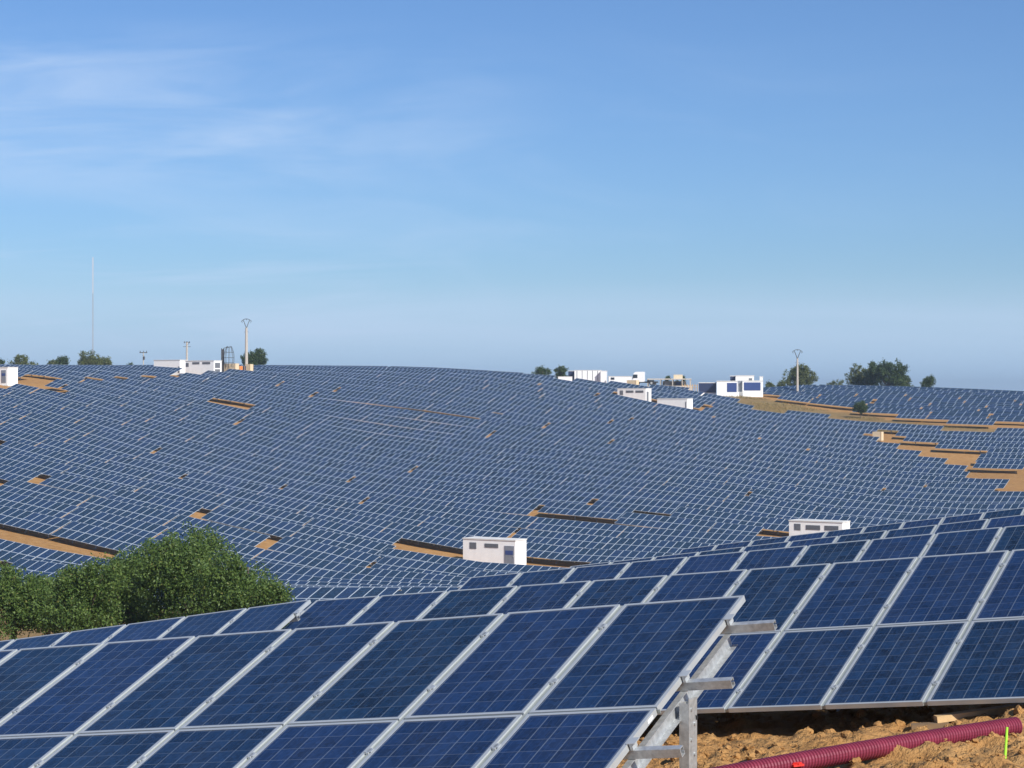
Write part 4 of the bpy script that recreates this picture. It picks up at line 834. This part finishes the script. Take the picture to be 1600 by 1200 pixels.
tree(385, 80, 853, 125, 'oak at the right end of the clump, its crown sloping down', 15, 26000, .058, 'leaf', 'oak_tree', GO, .12, 12)
tree(428, 76, 905, 70, 'low oak bush at the right foot of the clump', 16, 9000, .058, 'leaf', 'oak_bush', None, .08, 8, 'bush')
GT = 'trees on the left skyline'
for u, w, vt, lab, sd in ((-6, 22, 557, 'dark tree cut by the left edge of the skyline', 21), (42, 40, 557, 'low rounded tree second from the left on the skyline', 22), (80, 16, 561, 'small tree just left of the twin topped one on the skyline', 23), (95, 22, 557, 'small upright tree between two bigger ones on the left skyline', 24),
                       (138, 44, 554, 'large spreading tree at the foot of the radio mast', 25), (158, 34, 555, 'dark tree joined right of the one below the radio mast', 26), (200, 16, 565, 'tiny low tree left of the short pole on the skyline', 27), (171, 9, 563, 'tiny dark tree at the right end of the mast tree clump', 28)):
    tree(u, 520, vt, w, lab, sd, int(2600 * (w / 30) ** 1.5) + 900, .24, 'leaf_far' if sd % 3 else 'leaf_dark', 'tree', GT, .22, 8)
tree(395, 470, 548, 34, 'upright bushy tree right behind the tall pale pole', 31, 4200, .22, 'leaf_dark', lobes=9)
tree(406, 474, 553, 16, 'narrow tree at the right side of the one behind the pole', 32, 1800, .20, 'leaf_dark', lobes=6)
tree(847, 500, 573, 30, 'spiky dark tree left of two on the middle skyline', 33, 2600, .20, 'leaf_dark', lobes=9)
tree(877, 500, 573, 20, 'rounded dark tree just left of the white containers', 34, 2400, .20, 'leaf_dark', lobes=7)
for u, w, vt, lab, sd in ((1043, 9, 588, 'small bush behind the shelter roof at its left', 35), (1060, 6, 583, 'small pointed tree above the cream box on the shelter', 36), (1068, 8, 587, 'small bush behind the shelter roof at its right', 37)): tree(u, 492, vt, w, lab, sd, 700, .16, 'leaf_dark', 'bush' if sd != 36 else 'tree', cat='bush' if sd != 36 else 'tree', lobes=5)
tree(1250, 500, 571.5, 44, 'round olive tree behind the pole on the right skyline', 38, 6000, .20, 'leaf_far', trunk_h=.14, lobes=11)
tree(1308, 520, 594, 28, 'low bush between the round tree and the big right clump', 39, 1800, .18, 'leaf_far', 'bush', cat='bush', trunk_h=.05, lobes=6)
tree(1354, 505, 571, 52, 'left half of the big tree clump on the right skyline', 40, 7500, .21, 'leaf_far', trunk_h=.12, lobes=12)
tree(1388, 498, 569.5, 56, 'darker right half of the big tree clump on the right skyline', 41, 8500, .21, 'leaf_dark', trunk_h=.12, lobes=12)
tree(1412, 505, 592, 20, 'low bush at the right foot of the big clump', 42, 1300, .18, 'leaf_far', 'bush', cat='bush', trunk_h=.05, lobes=6)
tree(1448, 480, 590.5, 20, 'small lone tree right of the big clump', 43, 1900, .18, 'leaf_dark', trunk_h=.2, lobes=7)
tree(1202, 480, 594, 14, 'low bush right of the compound', 44, 900, .18, 'leaf_far', 'bush', cat='bush', trunk_h=.05, lobes=5)
tree(1222, 485, 595, 18, 'flat bush left of the round olive tree', 46, 900, .18, 'leaf_far', 'bush', cat='bush', trunk_h=.05, lobes=5)
pb = at(1345, 654, 0, 200); s_ = pb.y / FPX
tree(1345, pb.y, 629, 18, 'dark round bush standing alone on the grass track', 45, 2600, .15, 'leaf_dark', 'bush', cat='bush', trunk_h=.12, lobes=7)
# ---- dry grass along the track
def grass():
    r = np.random.default_rng(5); P = TRACK; bx = [p[0] for p in P]; by = [p[1] for p in P]; pts = []
    while len(pts) < 9000:
        x = r.uniform(min(bx), max(bx)); y = r.uniform(min(by), max(by))
        if inpoly(x, y, P) and vnoise(np.array(x / 6), np.array(y / 6), 77) > .42: pts.append((x, y))
    for _ in range(1200):
        x = r.uniform(4.5, 9.0); y = r.uniform(17.5, 23)
        if vnoise(np.array(x * 1.2), np.array(y * 1.2), 78) > .58: pts.append((x, y))
    b = MB()
    for x, y in pts:
        near = y < 50; z = near_ground(x, y) if near else gz(x, y); h = r.uniform(.03, .10) if near else r.uniform(.12, .42); w = .004 if near else .06; an = r.random() * 3.14
        dx, dy = math.cos(an) * w, math.sin(an) * w; lx, ly = r.normal(0, h * .35), r.normal(0, h * .35)
        b.v += [(x - dx, y - dy, z - .02), (x + dx, y + dy, z - .02), (x + lx, y + ly, z + h)]; k = len(b.v); b.f.append((k - 3, k - 2, k - 1)); b.uv.append([(0, 0)] * 3)
    tag(b.build('dry_grass', M['drygrass']), 'dry yellow grass growing along the track', 'grass', kind='stuff')
grass()
# ---------------------------------------------------------------- foreground: conduit, board, stake, clods
def pipe():
    A = at(1587, 1147, .05, 10, 40); B = at(1300, 1197, .05, 10, 40); A.z = near_ground(A.x, A.y) + .055; 
    d = (B - A); d.z = 0; Lh = d.length; n = 1; b = MB(); ru = []
    k = 0; s = 0.0; Ltot = Lh * 2.4; r0 = .080; pts = []
    zl = [near_ground(A.x + d.x * f * 2.4, A.y + d.y * f * 2.4) for f in np.linspace(0, 1, 9)]; zz = np.polyfit(np.linspace(0, 1, 9), zl, 2)
    step = .0075; m = int(Ltot / step); seg = 20; V = []
    for i in range(m + 1):
        f = i / m; p = A + d * (2.4 * f); p = Vector((p.x, p.y, np.polyval(zz, f) + .10)); dd = d.normalized(); side = Vector((-dd.y, dd.x, 0)); up = Vector((0, 0, 1))
        ph = (i % 4); r = r0 if ph in (0, 1) else r0 - .010
        p = p + side * .035 * math.sin(f * 5.0)
        for j in range(seg):
            an = 2 * math.pi * j / seg; V.append(p + side * (r * math.cos(an)) + up * (r * math.sin(an)))
    b.v = [tuple(v) for v in V]
    for i in range(m):
        for j in range(seg): j2 = (j + 1) % seg; b.f.append((i * seg + j, i * seg + j2, (i + 1) * seg + j2, (i + 1) * seg + j)); b.uv.append([(0, 0)] * 4)
    o = b.build('corrugated_pipe', M['pipe']); tag(o, 'maroon corrugated conduit lying across the dug soil', 'pipe')
    # inner wall, black in place of shade so that the open end reads hollow
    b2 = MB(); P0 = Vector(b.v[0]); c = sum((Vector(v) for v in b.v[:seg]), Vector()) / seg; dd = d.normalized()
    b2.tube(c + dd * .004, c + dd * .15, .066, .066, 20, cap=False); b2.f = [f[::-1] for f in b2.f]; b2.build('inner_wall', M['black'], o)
    q = at(1212, 1203, .1, 10, 40); t = MB(); side = Vector((-dd.y, dd.x, 0))
    f = (q.xy - A.xy).length / (Lh * 2.4); cc = A + d * (2.4 * f); cc.z = np.polyval(zz, f) + .10 + .085
    b3 = MB(); Mx = Matrix.Translation(cc + Vector((.02, -.10, -.085))) @ Matrix.Rotation(.5, 4, 'Z'); b3.box(-.05, .05, -.03, .05, -.010, .006, Mx); b3.box(-.03, .03, -.03, .02, .0065, .018, Mx @ Matrix.Rotation(.6, 4, 'Z'))
    tag(b3.build('tape_scrap', M['red']), 'scrap of bright red tape against the maroon conduit', 'tape')
pipe()
def stake():
    p = at(1568, 1200, 0, 10, 40); z = near_ground(p.x, p.y); b = MB(); s = p.y / FPX; tx = (1574 - 1568) * s; H = s * 52
    b.tube((0, 0, -.1), (tx, .02, H), .011, .010, 8); o = b.build('marker_stake', M['lime']); o.location = (p.x, p.y, z); tag(o, 'thin fluorescent green marker stake in front of the conduit', 'stake')
stake()
def plank(u, v, L, rz, label, w=.14, h=.045, tilt=.05, mat='wood'):
    p = at(u, v, 0, 10, 40); z = near_ground(p.x, p.y) + (.07 if L > .6 else -.005); b = MB(); b.box(0, L, -w / 2, w / 2, 0, h); 
    if L > .6: b.box(.25, .34, -w / 2 - .06, w / 2 + .06, -.05, -.001); b.box(L - .4, L - .3, -w / 2 - .06, w / 2 + .06, -.05, -.001)
    o = b.build('timber_board', M[mat]); o.matrix_world = Matrix.Translation((p.x, p.y, z)) @ Matrix.Rotation(rz, 4, 'Z') @ Matrix.Rotation(-tilt, 4, 'Y'); tag(o, label, 'board')
plank(1462, 1141, 1.05, R(6), 'long pale timber board lying under the edge of the large table', .11, .06, .12)
plank(1424, 1146, .34, R(-8), 'short dark timber offcut left of the long pale board', .12, .07, .08, 'wood_dark')
def clods():
    r = np.random.default_rng(12); b = MB()
    ico = bmesh.new(); bmesh.ops.create_icosphere(ico, subdivisions=2, radius=1); base = np.array([v.co[:] for v in ico.verts]); fs = [tuple(v.index for v in f.verts) for f in ico.faces]; ico.free()
    V = []; F = []; off = 0
    for i in range(8000):
        x = r.uniform(-1.2, 8.2); y = r.uniform(13.6, 24.5); s = .007 + .050 * r.random() ** 4.0
        if vnoise(np.array(x * 1.1), np.array(y * 1.1), 31) < .35 and s < .05: continue
        z = near_ground(x, y); d = base * s * np.array([1, r.uniform(.7, 1.1), r.uniform(.55, .85)]); n = 1 + .28 * (vnoise(base[:, 0] * 2.1 + i, base[:, 1] * 2.1 + base[:, 2] * 1.7, 40) - .5) * 2 + .16 * r.normal(size=len(base)) * .7
        d = d * n[:, None]; an = r.random() * 6.28; c, sn = math.cos(an), math.sin(an); d = np.stack([d[:, 0] * c - d[:, 1] * sn, d[:, 0] * sn + d[:, 1] * c, d[:, 2]], 1) + (x, y, z + s * .25)
        V.append(d); F += [tuple(off + k for k in f) for f in fs]; off += len(base)
    me = bpy.data.meshes.new('soil_clods'); me.from_pydata(np.concatenate(V).tolist(), [], F); me.materials.append(M['soil']); me.update()
    tag(mesh_obj('soil_clods', me), 'loose clods of dug ochre soil', 'soil', kind='stuff')
clods()

# ---------------------------------------------------------------- thin haze over the whole land
def haze():
    b = MB(); b.box(-9100, 9100, -700, 12100, -46, 62); m = bpy.data.materials.new('haze'); m.use_nodes = True; n = m.node_tree; n.nodes.clear()
    v = N(n, 'ShaderNodeVolumePrincipled', ins={'Color': (.64, .82, 1.0, 1), 'Density': HAZE, 'Anisotropy': .1}); o = N(n, 'ShaderNodeOutputMaterial'); n.links.new(v.outputs[0], o.inputs['Volume'])
    tag(b.build('haze', m), 'thin bluish haze over the fields', 'haze', kind='stuff')
HAZE = .00018
haze()
